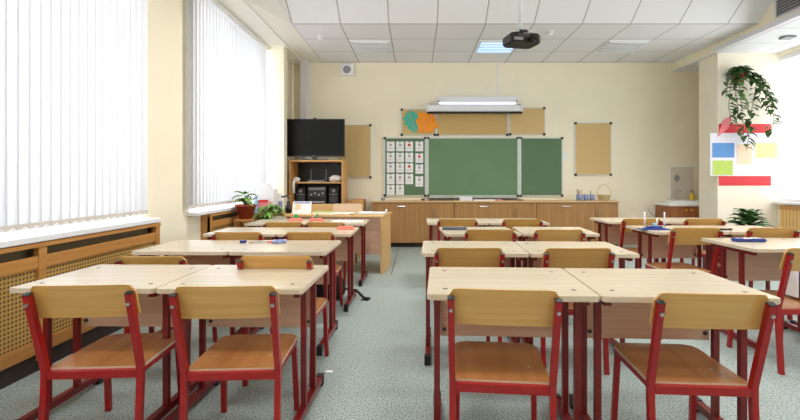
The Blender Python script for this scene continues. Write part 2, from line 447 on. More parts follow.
def window(name, x, y0, y1, z0, z1, n):
    t = .035
    fs = [B(x - t, x + t, y0, y1, z0, z0 + .07), B(x - t, x + t, y0, y1, z1 - .07, z1)]
    step = (y1 - y0) / n
    for k in range(n + 1):
        c = min(max(y0 + k * step, y0 + .04), y1 - .04)
        fs.append(B(x - t, x + t, c - .04, c + .04, z0 + .07, z1 - .07))
    w = struct(name, M['white_plastic'], *fs)
    for k in range(n):
        part('pane', w, M['glass'], B(x - .004, x + .004, y0 + k * step + .04, y0 + (k + 1) * step - .04, z0 + .07, z1 - .07))
window('window_1', -2.45, W1[0], W1[1], WZ[0], WZ[1], 4)
window('window_2', -2.45, W2[0], W2[1], WZ[0], WZ[1], 2)
window('window_3', 5.24, RW[0], RW[1], RZ[0], RZ[1], 4)

struct('baseboard_back', M['cab'], B(4.28 - 8.2 + 2.2, 5.1, YB - .015, YB, 0, .07))
struct('baseboard_left', M['dark_base'], B(XL, XL + .015, YF, 6.8, 0, .06))

# riser pipe
tag(part('heating_pipe', None, M['wall_pale'], S([(-1.985, 7.56, 0), (-1.985, 7.56, ZC)], .02, n=12), smooth=True),
    'cream vertical heating pipe in the corner behind the television', 'pipe')

# ------------------------------------------------------------------ vertical blinds
def slat_mesh(h):
    def f(bm):
        rows = []
        for k in range(5):
            u = (k / 4 - .5)
            y = u * .089; x = .006 * (1 - (2 * u) ** 2)
            rows.append((bm.verts.new((x, y, 0)), bm.verts.new((x, y, h))))
        for k in range(4):
            bm.faces.new((rows[k][0], rows[k + 1][0], rows[k + 1][1], rows[k][1]))
    return f
def blind(label, y0, y1, pitch, ang, grp):
    zt, zb = 2.93, .80
    t = thing('vertical_blind', label, 'window blind', (-2.15, (y0 + y1) / 2, .80), 0, grp)
    L = (y1 - y0) / 2 + .04
    part('headrail', t, M['white_plastic'], B(-.022, .022, -L, L, 2.93 - zb, 2.99 - zb, bev=.004))
    n = int((y1 - y0) / pitch)
    s0 = None
    for k in range(n + 1):
        yy = -(y1 - y0) / 2 + k * pitch
        if s0 is None:
            s = part('slat', t, M['blind'], slat_mesh(zt - zb), smooth=True); s0 = s
            w0 = part('weight', s, M['hem'], B(-.003, .007, -.04, .04, 0, .03))
        else:
            s = s0.copy(); COL.objects.link(s); s.parent = t
            w = w0.copy(); COL.objects.link(w); w.parent = s
        s.location = (0, yy, 0)
        s.rotation_euler = (0, 0, ang + random.uniform(-.06, .06))
    ch = []
    m = int((y1 - y0) / pitch) * 4
    pts = []
    for k in range(m + 1):
        u = k / 4
        pts.append((.014, -(y1 - y0) / 2 + u * pitch, .012 - .016 * (1 - (2 * (u % 1) - 1) ** 2)))
    part('bead_chain', t, M['white_plastic'], S(pts, .0022, n=4))
    return t
blind('white vertical blind over the nearest left window, beside the front desks', -1.84, 3.78, .076, R(-14), 'vertical blinds')
blind('white vertical blind over the far left window, beyond the wall pier', 4.47, 6.74, .076, R(-14), 'vertical blinds')

# ------------------------------------------------------------------ radiator covers
def rad_cover(label, y0, y1, stiles, end=False):
    t = thing('radiator_cover', label, 'radiator cover', (-2.12, (y0 + y1) / 2, 0), 0, 'radiator covers under the left windows')
    c = (y0 + y1) / 2
    a, b = y0 - c, y1 - c
    part('top_board', t, M['honey'], B(-.077, .025, a, b, .695, .72, bev=.003))
    part('upper_rail', t, M['honey'], B(-.012, .014, a, b, .575, .645, bev=.003))
    part('lower_rail', t, M['honey'], B(-.012, .014, a, b, .10, .17, bev=.003))
    for s in stiles:
        part('stile', t, M['honey'], B(-.014, .018, s - c - .03, s - c + .03, .06, .695, bev=.003))
    part('perforated_panel', t, M['mesh'], B(-.012, 0, a, b, .16, .58))
    part('plinth', t, M['dark_base'], B(-.06, 0, a, b, 0, .10))
    part('end_panel', t, M['honey'], B(-.077, .016, b - .022, b, 0, .695))
    part('end_panel', t, M['honey'], B(-.077, .016, a, a + .022, 0, .695))
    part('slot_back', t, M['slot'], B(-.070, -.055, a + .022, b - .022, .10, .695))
    return t
rad_cover('honey wood radiator cover with perforated panels beside the nearest left desks', -1.9, 3.86, (-1.86, -.95, .25, 1.45, 2.65, 3.83))
rad_cover('honey wood radiator cover under the far left window, red flower pot on top', 4.80, 6.74, (4.83, 5.75, 6.71))
for t_ in ((3.0, .5), (5.2, .5)):
    pass
t = thing('radiator_cover', 'slatted pine radiator cover under the right window beyond the pillar', 'radiator cover', (5.11, 4.5, 0))
part('slatted_panel', t, M['slatted'], B(0, .02, -2.1, 2.1, .05, .66))
part('top_rail', t, M['honey'], B(-.012, .045, -2.1, 2.1, .66, .715, bev=.003))
part('plinth', t, M['dark_base'], B(.005, .02, -2.1, 2.1, 0, .05))

# ------------------------------------------------------------------ school desks
DW, DD = .603, .56
def make_desk(h):
    t = thing('school_desk', '', 'desk')
    hw = DW / 2
    def topf(bm):
        prism(bm, rounded_outline(-hw, hw, 0, DD, (.02, .02, .02, .02), 3), h - .022, h, bev=.002)
        for f in bm.faces:
            if abs(f.normal.z) < .5: f.material_index = 1
    bm = bmesh.new(); topf(bm); bm.normal_update()
    for f in bm.faces: f.material_index = 0 if f.normal.z > .5 else 1
    tp = obj('tabletop', bm, [M['top'], M['top_edge']], t)
    sc0 = None
    for sx in (-1, 1):
        for sy in (.10, .46):
            if sc0 is None:
                sc = part('screw', tp, M['grey_dark'], Lt([(.009, 0), (.009, .0012), (.004, .0016)], 10, (0, 0, h - .0003)), smooth=False); sc0 = sc
            else:
                sc = sc0.copy(); COL.objects.link(sc); sc.parent = tp
            sc.location = (sx * .235, sy, 0)
    pn = part('front_panel', t, M['panel'], B(-.253, .253, .372, .388, h - .275, h - .024, bev=.001))
    for sx in (-1, 1):
        part('bolt', pn, M['grey_dark'], Lt([(.009, -.003), (.009, .003)], 10), smooth=False)
    for b, sx in zip(pn.children, (-1, 1)):
        b.location = (sx * .235, .370, h - .245); b.rotation_euler = (R(90), 0, 0)
    for sx in (-1, 1):
        x = sx * .266
        for y in (.17, .352):
            part('leg', t, M['frame_red'], B(x - .0115, x + .0115, y - .0125, y + .0125, .052, h - .047))
        part('top_rail', t, M['frame_red'], B(x - .0125, x + .0125, .05, .47, h - .047, h - .022))
        ft = part('foot', t, M['frame_red'], B(x - .0145, x + .0145, .0, .50, .02, .052))
        for y in (.0, .50):
            part('end_cap', ft, M['black'], B(x - .017, x + .017, y - .02, y + .02, 0, .056, bev=.003))
    return t

def make_chair():
    t = thing('school_chair', '', 'chair')
    H = .36
    def seat(bm):
        prism(bm, rounded_outline(-.1725, .1725, 0, .40, (.012, .012, .05, .05), 5), H - .012, H, bev=.003)
    bm = bmesh.new(); seat(bm); bm.normal_update()
    for f in bm.faces: f.material_index = 0 if f.normal.z > .4 else 1
    st = obj('seat', bm, [M['seat_wood'], M['top_edge']], t)
    for sx in (-1, 1):
        part('screw', st, M['silver'], Lt([(.006, 0), (.004, .0015)], 10, (sx * .11, .13, H - .0003)))
    def back(bm):
        n = 20; Wd = .188; z0, z1 = .57, .702; r = .03
        cols = []
        for i in range(n + 1):
            x = -Wd + 2 * Wd * i / n
            e = Wd - abs(x); zt = z1; zb = z0
            if e < r: zt = z1 - (r - math.sqrt(max(0, r * r - (r - e) ** 2)))
            if e < .012: zb = z0 + (.012 - math.sqrt(max(0, .012 ** 2 - (.012 - e) ** 2)))
            cy = .014 * (1 - (x / Wd) ** 2) * -1
            def P(z, off):
                yb = -.0435 - (z - z0) * .33
                return (x, yb + cy * 0.6 + off, z)
            cols.append([bm.verts.new(P(zb, 0)), bm.verts.new(P(zt, 0)), bm.verts.new(P(zt, .011)), bm.verts.new(P(zb, .011))])
        for i in range(n):
            for j in range(4):
                bm.faces.new((cols[i][j], cols[i][(j + 1) % 4], cols[i + 1][(j + 1) % 4], cols[i + 1][j]))
        bm.faces.new(cols[0]); bm.faces.new(cols[-1][::-1])
    bk = part('backrest', t, M['chair_back'], back)
    for sx in (-1, 1):
        x = sx * .174
        lg = part('leg', t, M['chair_red'], S([(x, -.035, 0), (x, -.012, .30), (x, -.012, .36), (sx * .177, -.10, .672)], .011, .0125, ref=(1, 0, 0)))
        part('post_cap', lg, M['black'], S([(sx * .177, -.0995, .670), (sx * .177, -.1012, .6755)], .0118, ref=(1, 0, 0)))
        part('bolt', bk, M['silver'], S([(sx * .1765, -.0995, .635), (sx * .1765, -.111, .632)], .0065, n=10))
        part('leg', t, M['chair_red'], S([(sx * .166, .385, 0), (sx * .158, .355, .347)], .011, ref=(1, 0, 0)))
    part('seat_frame', t, M['chair_red'],
         B(-.161, .161, -.024, .001, H - .037, H - .008), B(-.150, .150, .345, .366, H - .036, H - .013),
         B(-.172, -.150, .001, .366, H - .034, H - .013), B(.150, .172, .001, .366, H - .034, H - .013))
    return t

ORD = ['nearest', 'second nearest', 'third nearest', 'farthest']
ROWN = {'L': 'row along window blinds', 'M': 'middle row', 'R': 'right-hand row'}
desk_tall = make_desk(.645); desk_low = make_desk(.615)
chair0 = make_chair()
used = {}
def put(proto, loc, rz, label, group, scale=None):
    if proto not in used:
        used[proto] = 1
        proto.location = loc; proto.rotation_euler = (0, 0, rz); proto['label'] = label; proto['group'] = group
        if scale: proto.scale = scale
        return proto
    return dup(proto, loc, rz, label, group, scale)

rows = {   # front left corner of each pair, and the turn of its two desks
    'M': [(.04, 1.745, -2.8, -2.8), (.03, 2.73, -2.2, -2.2), (.235, 3.69, 3.0, -3.0), (.115, 4.64, 0, 0)],
    'L': [(-1.72, 1.975, -1.0, -1.0), (-1.765, 2.90, -1.0, -1.0), (-1.745, 3.83, 0, 0), (-1.735, 4.735, 0, 0)],
    'R': [(2.085, 2.89, 0, 0), (1.955, 3.83, 0, 0), (1.955, 4.75, 0, 0)],
}
for key, lst in rows.items():
    proto = desk_low if key == 'L' else desk_tall
    for i, (x0, y0, ra, rb) in enumerate(lst):
        o_ = ORD[i] if not (key == 'R' and i == 2) else 'farthest'
        cx, cy = x0, y0
        wk = {('M', 0): 1.055, ('M', 1): 1.035, ('L', 0): 1.03}.get((key, i), 1)   # tops of slightly different width
        for s_i, ang in enumerate((ra, rb)):
            side = ('left', 'right')[s_i]
            a_ = R(ang)
            put(proto, (cx + wk * DW / 2 * math.cos(a_), cy + wk * DW / 2 * math.sin(a_), 0), a_,
                f'pale school desk with red legs, {side} of the {o_} pair, {ROWN[key]}', 'single school desks', (wk, 1, 1.022 if key == 'L' and i else 1))
            cx += (wk * DW + .005) * math.cos(a_) + (.004 if ra != rb else 0); cy += (wk * DW + .005) * math.sin(a_)
chairs = {   # x, y of the rear edge of the seat, turn, height factor
    'M': [[(.304, 1.665, -6, 1), (1.005, 1.665, -4, .98)], [(.29, 2.63, -1, 1), (.875, 2.62, 1, 1)], [(.55, 3.57, 0, 1), (1.06, 3.57, 1, 1)], [(.39, 4.51, 0, 1), (1.0, 4.51, 0, 1)]],
    'L': [[(-1.235, 1.81, 4, .975), (-.70, 1.795, 3, .975)], [(-1.485, 2.72, 1, .915), (-.715, 2.48, -1, .975)], [(-1.345, 3.63, 0, .965), (-.80, 3.62, 0, .965)], [(-1.255, 4.54, 0, .955), (-.86, 4.54, 0, .955)]],
    'R': [[(2.185, 2.63, 2, 1)], [(2.12, 3.64, -1, 1.01), (2.695, 3.64, 0, 1.01)], [(2.15, 4.56, 0, 1), (2.745, 4.56, 0, 1)]],
}
for key, lst in chairs.items():
    for i, ch in enumerate(lst):
        o_ = ORD[i] if not (key == 'R' and i == 2) else 'farthest'
        for s_i, (x, y, a, k) in enumerate(ch):
            side = ('left', 'right')[s_i]
            put(chair0, (x, y, 0), R(a), f'wooden red-framed chair at {side} desk of the {o_} pair, {ROWN[key]}', 'red-framed school chairs', (1, 1, k))

# ------------------------------------------------------------------ things on the desks
TL, TT = .6288, .645
def stand(name, label, loc, rz, base_m, post_m, posts, extra=None, grp=None):
    t = thing(name, label, 'lab stand', loc, rz, grp)
    part('base', t, base_m, B(-.075, .075, -.04, .04, 0, .016, bev=.004), B(-.06, .06, -.025, .025, .016, .03, bev=.005))
    for x, h in posts:
        part('post', t, post_m, S([(x, 0, .022), (x, 0, h)], .006, n=8), smooth=True)
    if extra: extra(t)
    return t
def clip(t): part('clip', t, M['green_bright'], S([(0, 0, .07), (.012, 0, .115)], .011, n=6))
stand('lab_stand', 'salmon stand with green clip, left one on the farthest desks by the blinds', (-1.29, 5.06, TL), .1, M['pink'], M['clear'], ((-.04, .06), (.04, .06)), lambda t: part('clip', t, M['green_bright'], B(-.016, .016, -.012, .012, .024, .075, bev=.004)), 'salmon lab stands')
stand('lab_stand', 'salmon stand with green clip, right one on the farthest desks by the blinds', (-1.07, 5.05, TL), -.1, M['pink'], M['clear'], ((-.04, .06), (.04, .06)), lambda t: part('clip', t, M['green_bright'], S([(-.008, 0, .02), (.012, 0, .078)], .011, n=6)), 'salmon lab stands')
stand('lab_stand', 'salmon stand with clear posts on the third desk pair by the blinds', (-.63, 4.20, TL), .05, M['pink'], M['clear'], ((-.055, .11), (.0, .09), (.05, .11)), None, 'salmon lab stands')

def blue_stand(t):
    part('cup', t, M['blue_pale'], Lt([(.014, .024), (.016, .05), (.013, .055)], 12), smooth=True)
    part('wire', t, M['grey_dark'], S([(-.085, 0, .17), (-.06, 0, .18), (-.02, 0, .13), (.02, .0, .10), (.05, 0, .13), (.07, 0, .175)], .0022, n=6))
    part('tray', t, M['blue'], B(-.13, .12, -.05, .05, 0, .008, bev=.002))
t = stand('lab_stand', 'blue lab stand with white posts and thin wire, second desk pair on the right', (1.945 + .10, 4.03, TT), 0, M['blue'], M['white_plastic'], ((-.085, .15), (.02, .10), (.085, .15)), blue_stand)

t = thing('scissors', 'blue-handled scissors with red part, on second desk pair by the blinds', 'scissors', (-1.045, 3.30, TL + .0005), .2)
part('handle', t, M['blue_light'], *(lambda c: [S([(c[0] + .042 * math.cos(a), c[1] + .026 * math.sin(a), .009) for a in [k * math.pi / 8 for k in range(17)]], .0085, n=6)])((.085, .027)),
     *(lambda c: [S([(c[0] + .042 * math.cos(a), c[1] + .026 * math.sin(a), .009) for a in [k * math.pi / 8 for k in range(17)]], .0085, n=6)])((.085, -.030)))
part('pivot', t, M['pink_card'], B(.0, .05, -.012, .012, .002, .012, bev=.002))
part('blade', t, M['silver'], B(-.12, .01, -.006, .006, .003, .006), B(-.12, .01, -.001, .010, .006, .009))
t = thing('sharpener', 'small dark blue sharpener left of the scissors by the blinds', 'pencil sharpener', (-1.21, 3.29, TL), .3)
part('body', t, M['blue'], B(-.022, .022, -.012, .012, 0, .02, bev=.004)); part('blade', t, M['silver'], B(-.016, .016, -.008, .008, .02, .022))

def pencil_case(name, label, loc, rz, m1, m2):
    t = thing(name, label, 'pencil case', loc, rz)
    part('case', t, m1, lambda bm: prism(bm, rounded_outline(-.105, .105, -.04, .04, (.02,) * 4, 4), 0, .022, bev=.006), smooth=False)
    part('zip', t, m2, B(-.085, .085, -.004, .004, .022, .025))
    part('flap', t, m2, B(-.05, .0, -.038, .0, .0215, .026, bev=.001), B(.03, .07, -.02, .035, .0215, .025, bev=.001))
    return t
pencil_case('pencil_case', 'dark blue pencil case on the nearest right-hand desk', (2.03 + .27, 3.25, TT), -.05, M['blue'], M['white_plastic'])
pencil_case('pencil_case', 'grey-blue pencil case on the third middle desk pair', (.33, 4.02, TT), 0, M['grey_blue'], M['grey'])
t = thing('marker', 'small black marker lying on the second right-hand desk pair', 'pen', (2.62, 3.98, TT + .008), .1)
part('barrel', t, M['black'], S([(-.05, 0, 0), (.035, 0, 0)], .008, n=10), smooth=True); part('pen_cap', t, M['grey_dark'], S([(.035, 0, 0), (.06, 0, 0)], .0088, n=10), smooth=True)
tag(part('paper_sheet', None, M['paper'], B(-.16, .16, -.10, .10, 0, .004)), 'white paper sheets on the right of the farthest desks by the blinds', 'paper').location = (-.73, 5.0, TL)

# bags
def bag(label, cat, name, loc, sx, sy, sz, m, rz=0):
    t = thing(name, label, cat, loc, rz)
    def body(bm):
        bmesh.ops.create_icosphere(bm, subdivisions=3, radius=1)
        for v in bm.verts:
            c = v.co
            k = 1 + .06 * math.sin(9 * c.x + 3 * c.z) * math.cos(7 * c.y)
            p = Vector([math.copysign(abs(q) ** .6, q) for q in c]) * k
            v.co = (p.x * sx, p.y * sy, max(0, (p.z * .5 + .5)) * sz)
    part('body', t, m, body, smooth=True)
    part('handle', t, m, S([(-sx * .4, 0, sz * .9), (-sx * .3, 0, sz * 1.25), (sx * .3, 0, sz * 1.25), (sx * .4, 0, sz * .9)], .008, n=6))
    return t
bg = bag('black school bag lying on the floor under the third desks by the blinds', 'bag', 'school_bag', (-.80, 4.22, 0), .16, .10, .21, M['bag'], .1)
part('strap', bg, M['bag'], S([(.12, .03, .10), (.18, .0, .085), (.26, -.0, .075), (.33, -.03, .012), (.38, -.05, .010), (.36, -.10, .010), (.31, -.09, .010)], .013, .008, n=6))
bag('purple and white bag on the seat of the nearest right-hand chair', 'bag', 'hand_bag', (2.345, 2.84, .361), .075, .11, .21, M['purple'])
h = [o for o in COL.objects if o.name.startswith('hand_bag')][0]
part('white_side', h, M['white_plastic'], B(-.088, -.078, -.06, .06, .01, .19, bev=.004))

# ------------------------------------------------------------------ teacher's desk
a = R(-7)
t = thing('teacher_desk', 'light beech teacher desk beyond the farthest desks by the blinds', 'desk', (-.385, 5.32, 0), a)
W_ = 1.15; D_ = .56; h_ = .668
part('tabletop', t, M['teacher'], B(-W_, .012, -.01, D_ + .01, h_ - .022, h_, bev=.002))
part('side_panel', t, M['teacher'], B(-.02, 0, .0, D_, 0, h_ - .022)); part('side_panel', t, M['teacher'], B(-W_ + .012, -W_ + .032, 0, D_, 0, h_ - .022))
part('front_panel', t, M['panel'], B(-W_ + .032, -.02, .03, .046, .22, h_ - .022))
def on_desk(x, y, z=0):
    v = Matrix.Rotation(a, 3, 'Z') @ Vector((x, y, 0)); return (v.x - .385, v.y + 5.32, h_ + z)
t = thing('desk_calendar', 'white standing picture board at the left end of the teacher desk', 'stand-up board', on_desk(-1.0, .14), a)
part('sheet', t, M['paper'], S([(0, 0, 0), (0, .035, .145)], .115, .003, ref=(1, 0, 0))); part('rear_leg', t, M['paper'], S([(0, .09, 0), (0, .038, .142)], .10, .002, ref=(1, 0, 0)))
part('printed_picture', t, M['peach_card'], S([(-.05, .0065, .05), (-.05, .0245, .12)], .035, .0012, ref=(1, 0, 0))); part('printed_heading', t, M['blue_light'], S([(0, .0235, .124), (0, .0285, .14)], .10, .0012, ref=(1, 0, 0)))
t = thing('book', 'open white book lying on the right of the teacher desk', 'book', on_desk(-.17, .25, 0), a + .1)
part('cover', t, M['grey'], B(-.16, .16, -.11, .11, 0, .006)); part('page_block', t, M['paper'], B(-.152, -.002, -.105, .105, .006, .022, bev=.006), B(.002, .152, -.105, .105, .006, .020, bev=.006))
t = thing('paper_stack', 'stack of white papers in the middle of the teacher desk', 'papers', on_desk(-.50, .16, 0), a)
part('sheets', t, M['paper'], B(-.13, .10, -.08, .10, 0, .012)); part('top_sheet', t, M['paper'], B(-.10, .14, -.09, .09, .012, .016))
t = thing('paper_stack', 'low pile of green-edged papers beside the standing picture board', 'papers', on_desk(-.745, .2, 0), a)
part('sheets', t, M['paper'], B(-.11, .11, -.08, .08, 0, .022)); part('green_folder', t, M['green_card'], B(-.112, .114, -.082, .082, .022, .027))
tag(part('correction_bottle', None, M['white_plastic'], Lt([(.012, 0), (.013, .03), (.006, .036), (.006, .048)], 12), smooth=True), 'tiny white bottle on the right edge of the teacher desk', 'bottle').location = on_desk(-.03, .42)

def adult_chair(label, loc, rz, bm_, top, w):
    t = thing('chair', label, 'chair', loc, rz)
    part('seat', t, bm_, B(-w, w, -.2, .2, .40, .43, bev=.008))
    part('backrest', t, bm_, lambda bm: prism(bm, rounded_outline(-w, w, .44, top, (.01, .01, .03, .03), 4), -.012, .012, lambda x, y, z: (x, .2 + z + (y - .44) * .15, y), bev=.003))
    for sx in (-1, 1):
        part('leg', t, M['cab_wood'], S([(sx * (w - .03), .2, 0), (sx * (w - .03), .17, .40), (sx * (w - .03), .215, .46)], .014)); part('leg', t, M['cab_wood'], S([(sx * (w - .03), -.17, 0), (sx * (w - .03), -.17, .40)], .014))
    return t
adult_chair('chair under a patterned pinkish cover behind the teacher desk', (-.94, 6.22, 0), 0, M['cover'], .745, .20)
adult_chair('plain wooden chair left of the patterned chair behind the teacher desk', (-1.31, 6.36, 0), 0, M['chair_back'], .735, .16)

# ------------------------------------------------------------------ window side plants and stationery
def pot_prof(r, h): return [(r * .62, 0), (r * .95, h * .86), (r * 1.08, h * .86), (r * 1.08, h), (r * .98, h), (r * .92, h * .88)]
YP = 5.35
t = thing('potted_plant', 'leafy plant in a red-brown pot on the far radiator cover', 'potted plant', (-2.005, 5.42, .60))
t.location = (-1.955, 5.40, .625)
# the pot stands on a low wooden plant stool beside the cover
t2 = thing('plant_stool', 'low wooden stool under the red-brown flower pot', 'stool', (-1.96, 5.40, 0))
part('seat', t2, M['honey'], B(-.095, .105, -.11, .11, .60, .625, bev=.004))
for sx in (-.075, .085):
    for sy in (-.09, .09):
        part('leg', t2, M['honey'], B(sx - .013, sx + .013, sy - .013, sy + .013, 0, .60))
part('pot', t, M['terracotta'], Lt(pot_prof(.115, .165), 28), smooth=True)
part('soil', t, M['soil'], Lt([(.105, .135), (.06, .145)], 20))
def stems(bm, n, h, sp):
    for k in range(n):
        a_ = 2 * math.pi * k / n + .4
        sweep(bm, [(.02 * math.cos(a_), .02 * math.sin(a_), .12), (sp * .5 * math.cos(a_), sp * .5 * math.sin(a_), .12 + h * .6), (sp * math.cos(a_), sp * math.sin(a_), .12 + h)], .004, n=5)
part('stem', t, M['stem'], lambda bm: stems(bm, 5, .12, .06))
def fol(bm, n, h0, h1, sp, L, W, seed, droop=.5):
    rnd = random.Random(seed)
    for k in range(n):
        a_ = rnd.uniform(0, 2 * math.pi); z = rnd.uniform(h0, h1); r = sp * rnd.uniform(.1, 1)
        leaf(bm, (r * math.cos(a_), r * math.sin(a_), z), (math.cos(a_), math.sin(a_), rnd.uniform(.1, .9)), L * rnd.uniform(.7, 1.2), W * rnd.uniform(.7, 1.2), droop)
part('foliage', t, M['leaf_light'], lambda bm: fol(bm, 16, .17, .29, .05, .13, .09, 3))
t = thing('potted_plant', 'bushy light green plant on a stand right of the red-brown pot', 'potted plant', (-1.735, 5.53, 0))
part('stand', t, M['honey'], Lt([(.095, 0), (.095, .02), (.025, .03), (.025, .42), (.095, .43), (.095, .45)], 16)); part('pot', t, M['pot_brown'], Lt([(r, z + .45) for r, z in pot_prof(.09, .12)], 20), smooth=True)
part('soil', t, M['soil'], Lt([(.083, .55), (.05, .56)], 16))
part('stem', t, M['stem'], lambda bm: [sweep(bm, [(0, 0, .55), (.05 * math.cos(k), .05 * math.sin(k), .68)], .004, n=5) for k in range(7)])
part('foliage', t, M['leaf_light'], lambda bm: fol(bm, 60, .56, .76, .11, .13, .075, 5, .7))

# file holders, bottle, vase on the sill-side shelf
t = thing('side_table', 'narrow wooden side table of stationery under the far left window', 'table', (-1.81, 6.05, 0))
part('top', t, M['honey'], B(-.26, .25, -.18, .36, .62, .65, bev=.003))
for sx in (-.23, .22):
    for sy in (-.15, .33): part('leg', t, M['honey'], B(sx - .015, sx + .015, sy - .015, sy + .015, 0, .62))
def holder(label, x, y, h, m, m2, rz):
    t = thing('file_holder', label, 'file holder', (x, y, .65), rz, 'file holders on the side table')
    w, d = .06, .12
    def sides(bm):
        for sx in (-w, w):
            prism(bm, [(-d, 0), (d, 0), (d, h), (-.02, h), (-d, h * .45)], sx - .003, sx + .003, lambda x_, y_, z_: (z_, x_, y_))
        box(bm, -w, w, d - .004, d, 0, h); box(bm, -w, w, -d, -d + .004, 0, h * .45); box(bm, -w, w, -d, d, 0, .004)
    part('shell', t, m, sides); part('papers', t, m2, B(-w + .006, w - .006, -d + .008, d - .008, .006, h * .8))
holder('tall white file holder at the front of the side table', -1.93, 6.11, .38, M['white_plastic'], M['paper'], R(82))
holder('light blue file holder behind the tall white one on the side table', -1.93, 6.30, .30, M['blue_light'], M['paper'], R(84))
t = thing('water_bottle', 'pale blue plastic bottle in front of the white file holders', 'bottle', (-2.015, 5.93, .65))
part('body', t, M['blue_pale'], Lt([(.035, 0), (.038, .02), (.038, .13), (.014, .17), (.014, .19)], 16), smooth=True); part('cap', t, M['blue'], Lt([(.016, .19), (.016, .21)], 12))
t = thing('storage_box', 'small red box in front of the white file holders', 'box', (-1.925, 5.93, .65))
part('body', t, M['pink_card'], B(-.05, .05, -.03, .03, 0, .14, bev=.003)); part('lid', t, M['red_bright'], B(-.053, .053, -.033, .033, .14, .17, bev=.003))
t = thing('glue_bottle', 'green bottle right of the small red box', 'bottle', (-1.84, 5.93, .65))
part('body', t, M['leaf_light'], Lt([(.024, 0), (.025, .09), (.01, .12)], 14), smooth=True); part('cap', t, M['orange_card'], Lt([(.011, .12), (.008, .15)], 10))
t = thing('flower_vase', 'dark vase with a red flower left of the television cabinet', 'vase', (-1.62, 5.96, .65))
part('vase_body', t, M['black_gloss'], Lt([(.03, 0), (.045, .04), (.035, .09), (.018, .12), (.024, .14)], 18), smooth=True)
part('stem', t, M['stem'], S([(0, 0, .10), (-.012, 0, .17), (.01, 0, .24)], .003, n=5))
def flower(bm):
    for k in range(12):
        a_ = k * 2.4; leaf(bm, (.01, 0, .235), (math.cos(a_), math.sin(a_), .3 + .07 * k), .034, .03, .2, 3)
part('flower', t, M['red_bright'], flower); part('petals', t, M['cloth'], lambda bm: [leaf(bm, (-.015, -.01, .16), (math.cos(k), math.sin(k), .4), .05, .035, .3, 3) for k in range(7)])
t = thing('desk_lamp', 'small black and grey desk lamp between file holders and vase', 'lamp', (-1.66, 6.16, .65))
part('base', t, M['black'], Lt([(.05, 0), (.05, .012), (.01, .018)], 16)); part('arm', t, M['grey_dark'], S([(0, 0, .015), (.0, 0, .19), (-.03, -.02, .21)], .006, n=8)); part('lamp_shade', t, M['grey_dark'], S([(-.01, -.015, .215), (-.09, -.05, .20)], .022, .012, n=8))

# ------------------------------------------------------------------ television cabinet
t = thing('television_cabinet', 'tall open beech cabinet with stereo and router under the television', 'cabinet', (-1.50, 7.06, 0))
hw = .405; H_ = 1.37; dp = .46
for sx in (-1, 1): part('side_panel', t, M['cab_wood'], B(sx * hw - .024 * (sx > 0), sx * hw + .024 * (sx < 0), 0, dp, 0, H_ - .025))
part('top_board', t, M['cab_wood'], B(-hw - .004, hw + .004, -.004, dp, H_ - .025, H_, bev=.002))
part('back_panel', t, M['black'], B(-hw + .024, hw - .024, dp - .012, dp, .06, H_ - .025))
part('shelf', t, M['cab_wood'], B(-hw + .024, hw - .024, .01, dp - .012, 1.02, 1.04)); part('shelf', t, M['cab_wood'], B(-hw + .024, hw - .024, .01, dp - .012, .66, .68))
part('plinth', t, M['dark_base'], B(-hw + .024, hw - .024, .02, .04, 0, .06))
for x0, x1, hx in ((-hw + .026, -.002, -.03), (.002, hw - .026, .03)):
    d = part('door', t, M['cab_wood'], B(x0, x1, 0, .018, .065, .655, bev=.002)); part('handle', d, M['silver'], S([(hx, -.001, .42), (hx, -.02, .42), (hx, -.02, .52), (hx, -.001, .52)], .004, n=6))
X0, Y0 = -1.50, 7.06
t = thing('stereo_system', 'black and silver stereo unit between two speakers in the cabinet', 'stereo', (X0 - .02, Y0 + .16, .68))
part('body', t, M['black'], B(-.145, .145, 0, .25, 0, .29, bev=.006))
part('display_panel', t, M['grey'], B(-.13, .13, -.006, 0, .235, .275)); part('deck', t, M['grey_dark'], B(-.13, .13, -.006, 0, .13, .22, bev=.002)); part('disc_tray', t, M['silver'], B(-.12, .12, -.010, 0, .035, .065, bev=.003))
for k in range(4): part('knob', t, M['silver'], S([(-.09 + .06 * k, -.006, .165 + .02 * (k % 2)), (-.09 + .06 * k, -.02, .165 + .02 * (k % 2))], .014, n=12))
for sx, side in ((-1, 'left'), (1, 'right')):
    t = thing('speaker', f'black stereo speaker {side} of the stereo unit in the cabinet', 'speaker', (X0 - .02 + sx * .255, Y0 + .16, .68), 0, 'stereo speakers')
    part('body', t, M['black'], B(-.075, .075, 0, .2, 0, .28, bev=.006))
    part('woofer', t, M['grey_dark'], S([(0, -.004, .10), (0, .004, .10)], .058, n=24)); part('tweeter', t, M['grey'], S([(0, -.004, .225), (0, .004, .225)], .028, n=20))
    part('trim_strip', t, M['grey'], B(-.06, .06, -.004, 0, .165, .175))
t = thing('router', 'black router with two antennas on the upper cabinet shelf', 'router', (X0 - .02, Y0 + .2, 1.04))
part('body', t, M['grey_dark'], B(-.15, .15, -.08, .08, 0, .035, bev=.006))
for sx in (-1, 1): part('antenna', t, M['grey'], S([(sx * .12, .07, .03), (sx * .12, .075, .20)], .006, n=8))
part('light_strip', t, M['silver'], B(-.12, .12, -.083, -.08, .012, .018))
def lump(bm, sx, sy, sz, seed, drape=0):
    rnd = random.Random(seed)
    bmesh.ops.create_icosphere(bm, subdivisions=3, radius=1)
    ph = [rnd.uniform(0, 6) for _ in range(6)]
    for v in bm.verts:
        c = v.co; k = 1 + .18 * math.sin(5 * c.x + ph[0]) * math.cos(6 * c.y + ph[1]) + .12 * math.sin(9 * c.z + ph[2] + 4 * c.x)
        v.co = (c.x * sx * k, c.y * sy * k, max(0, (c.z * k * .55 + .5)) * sz)
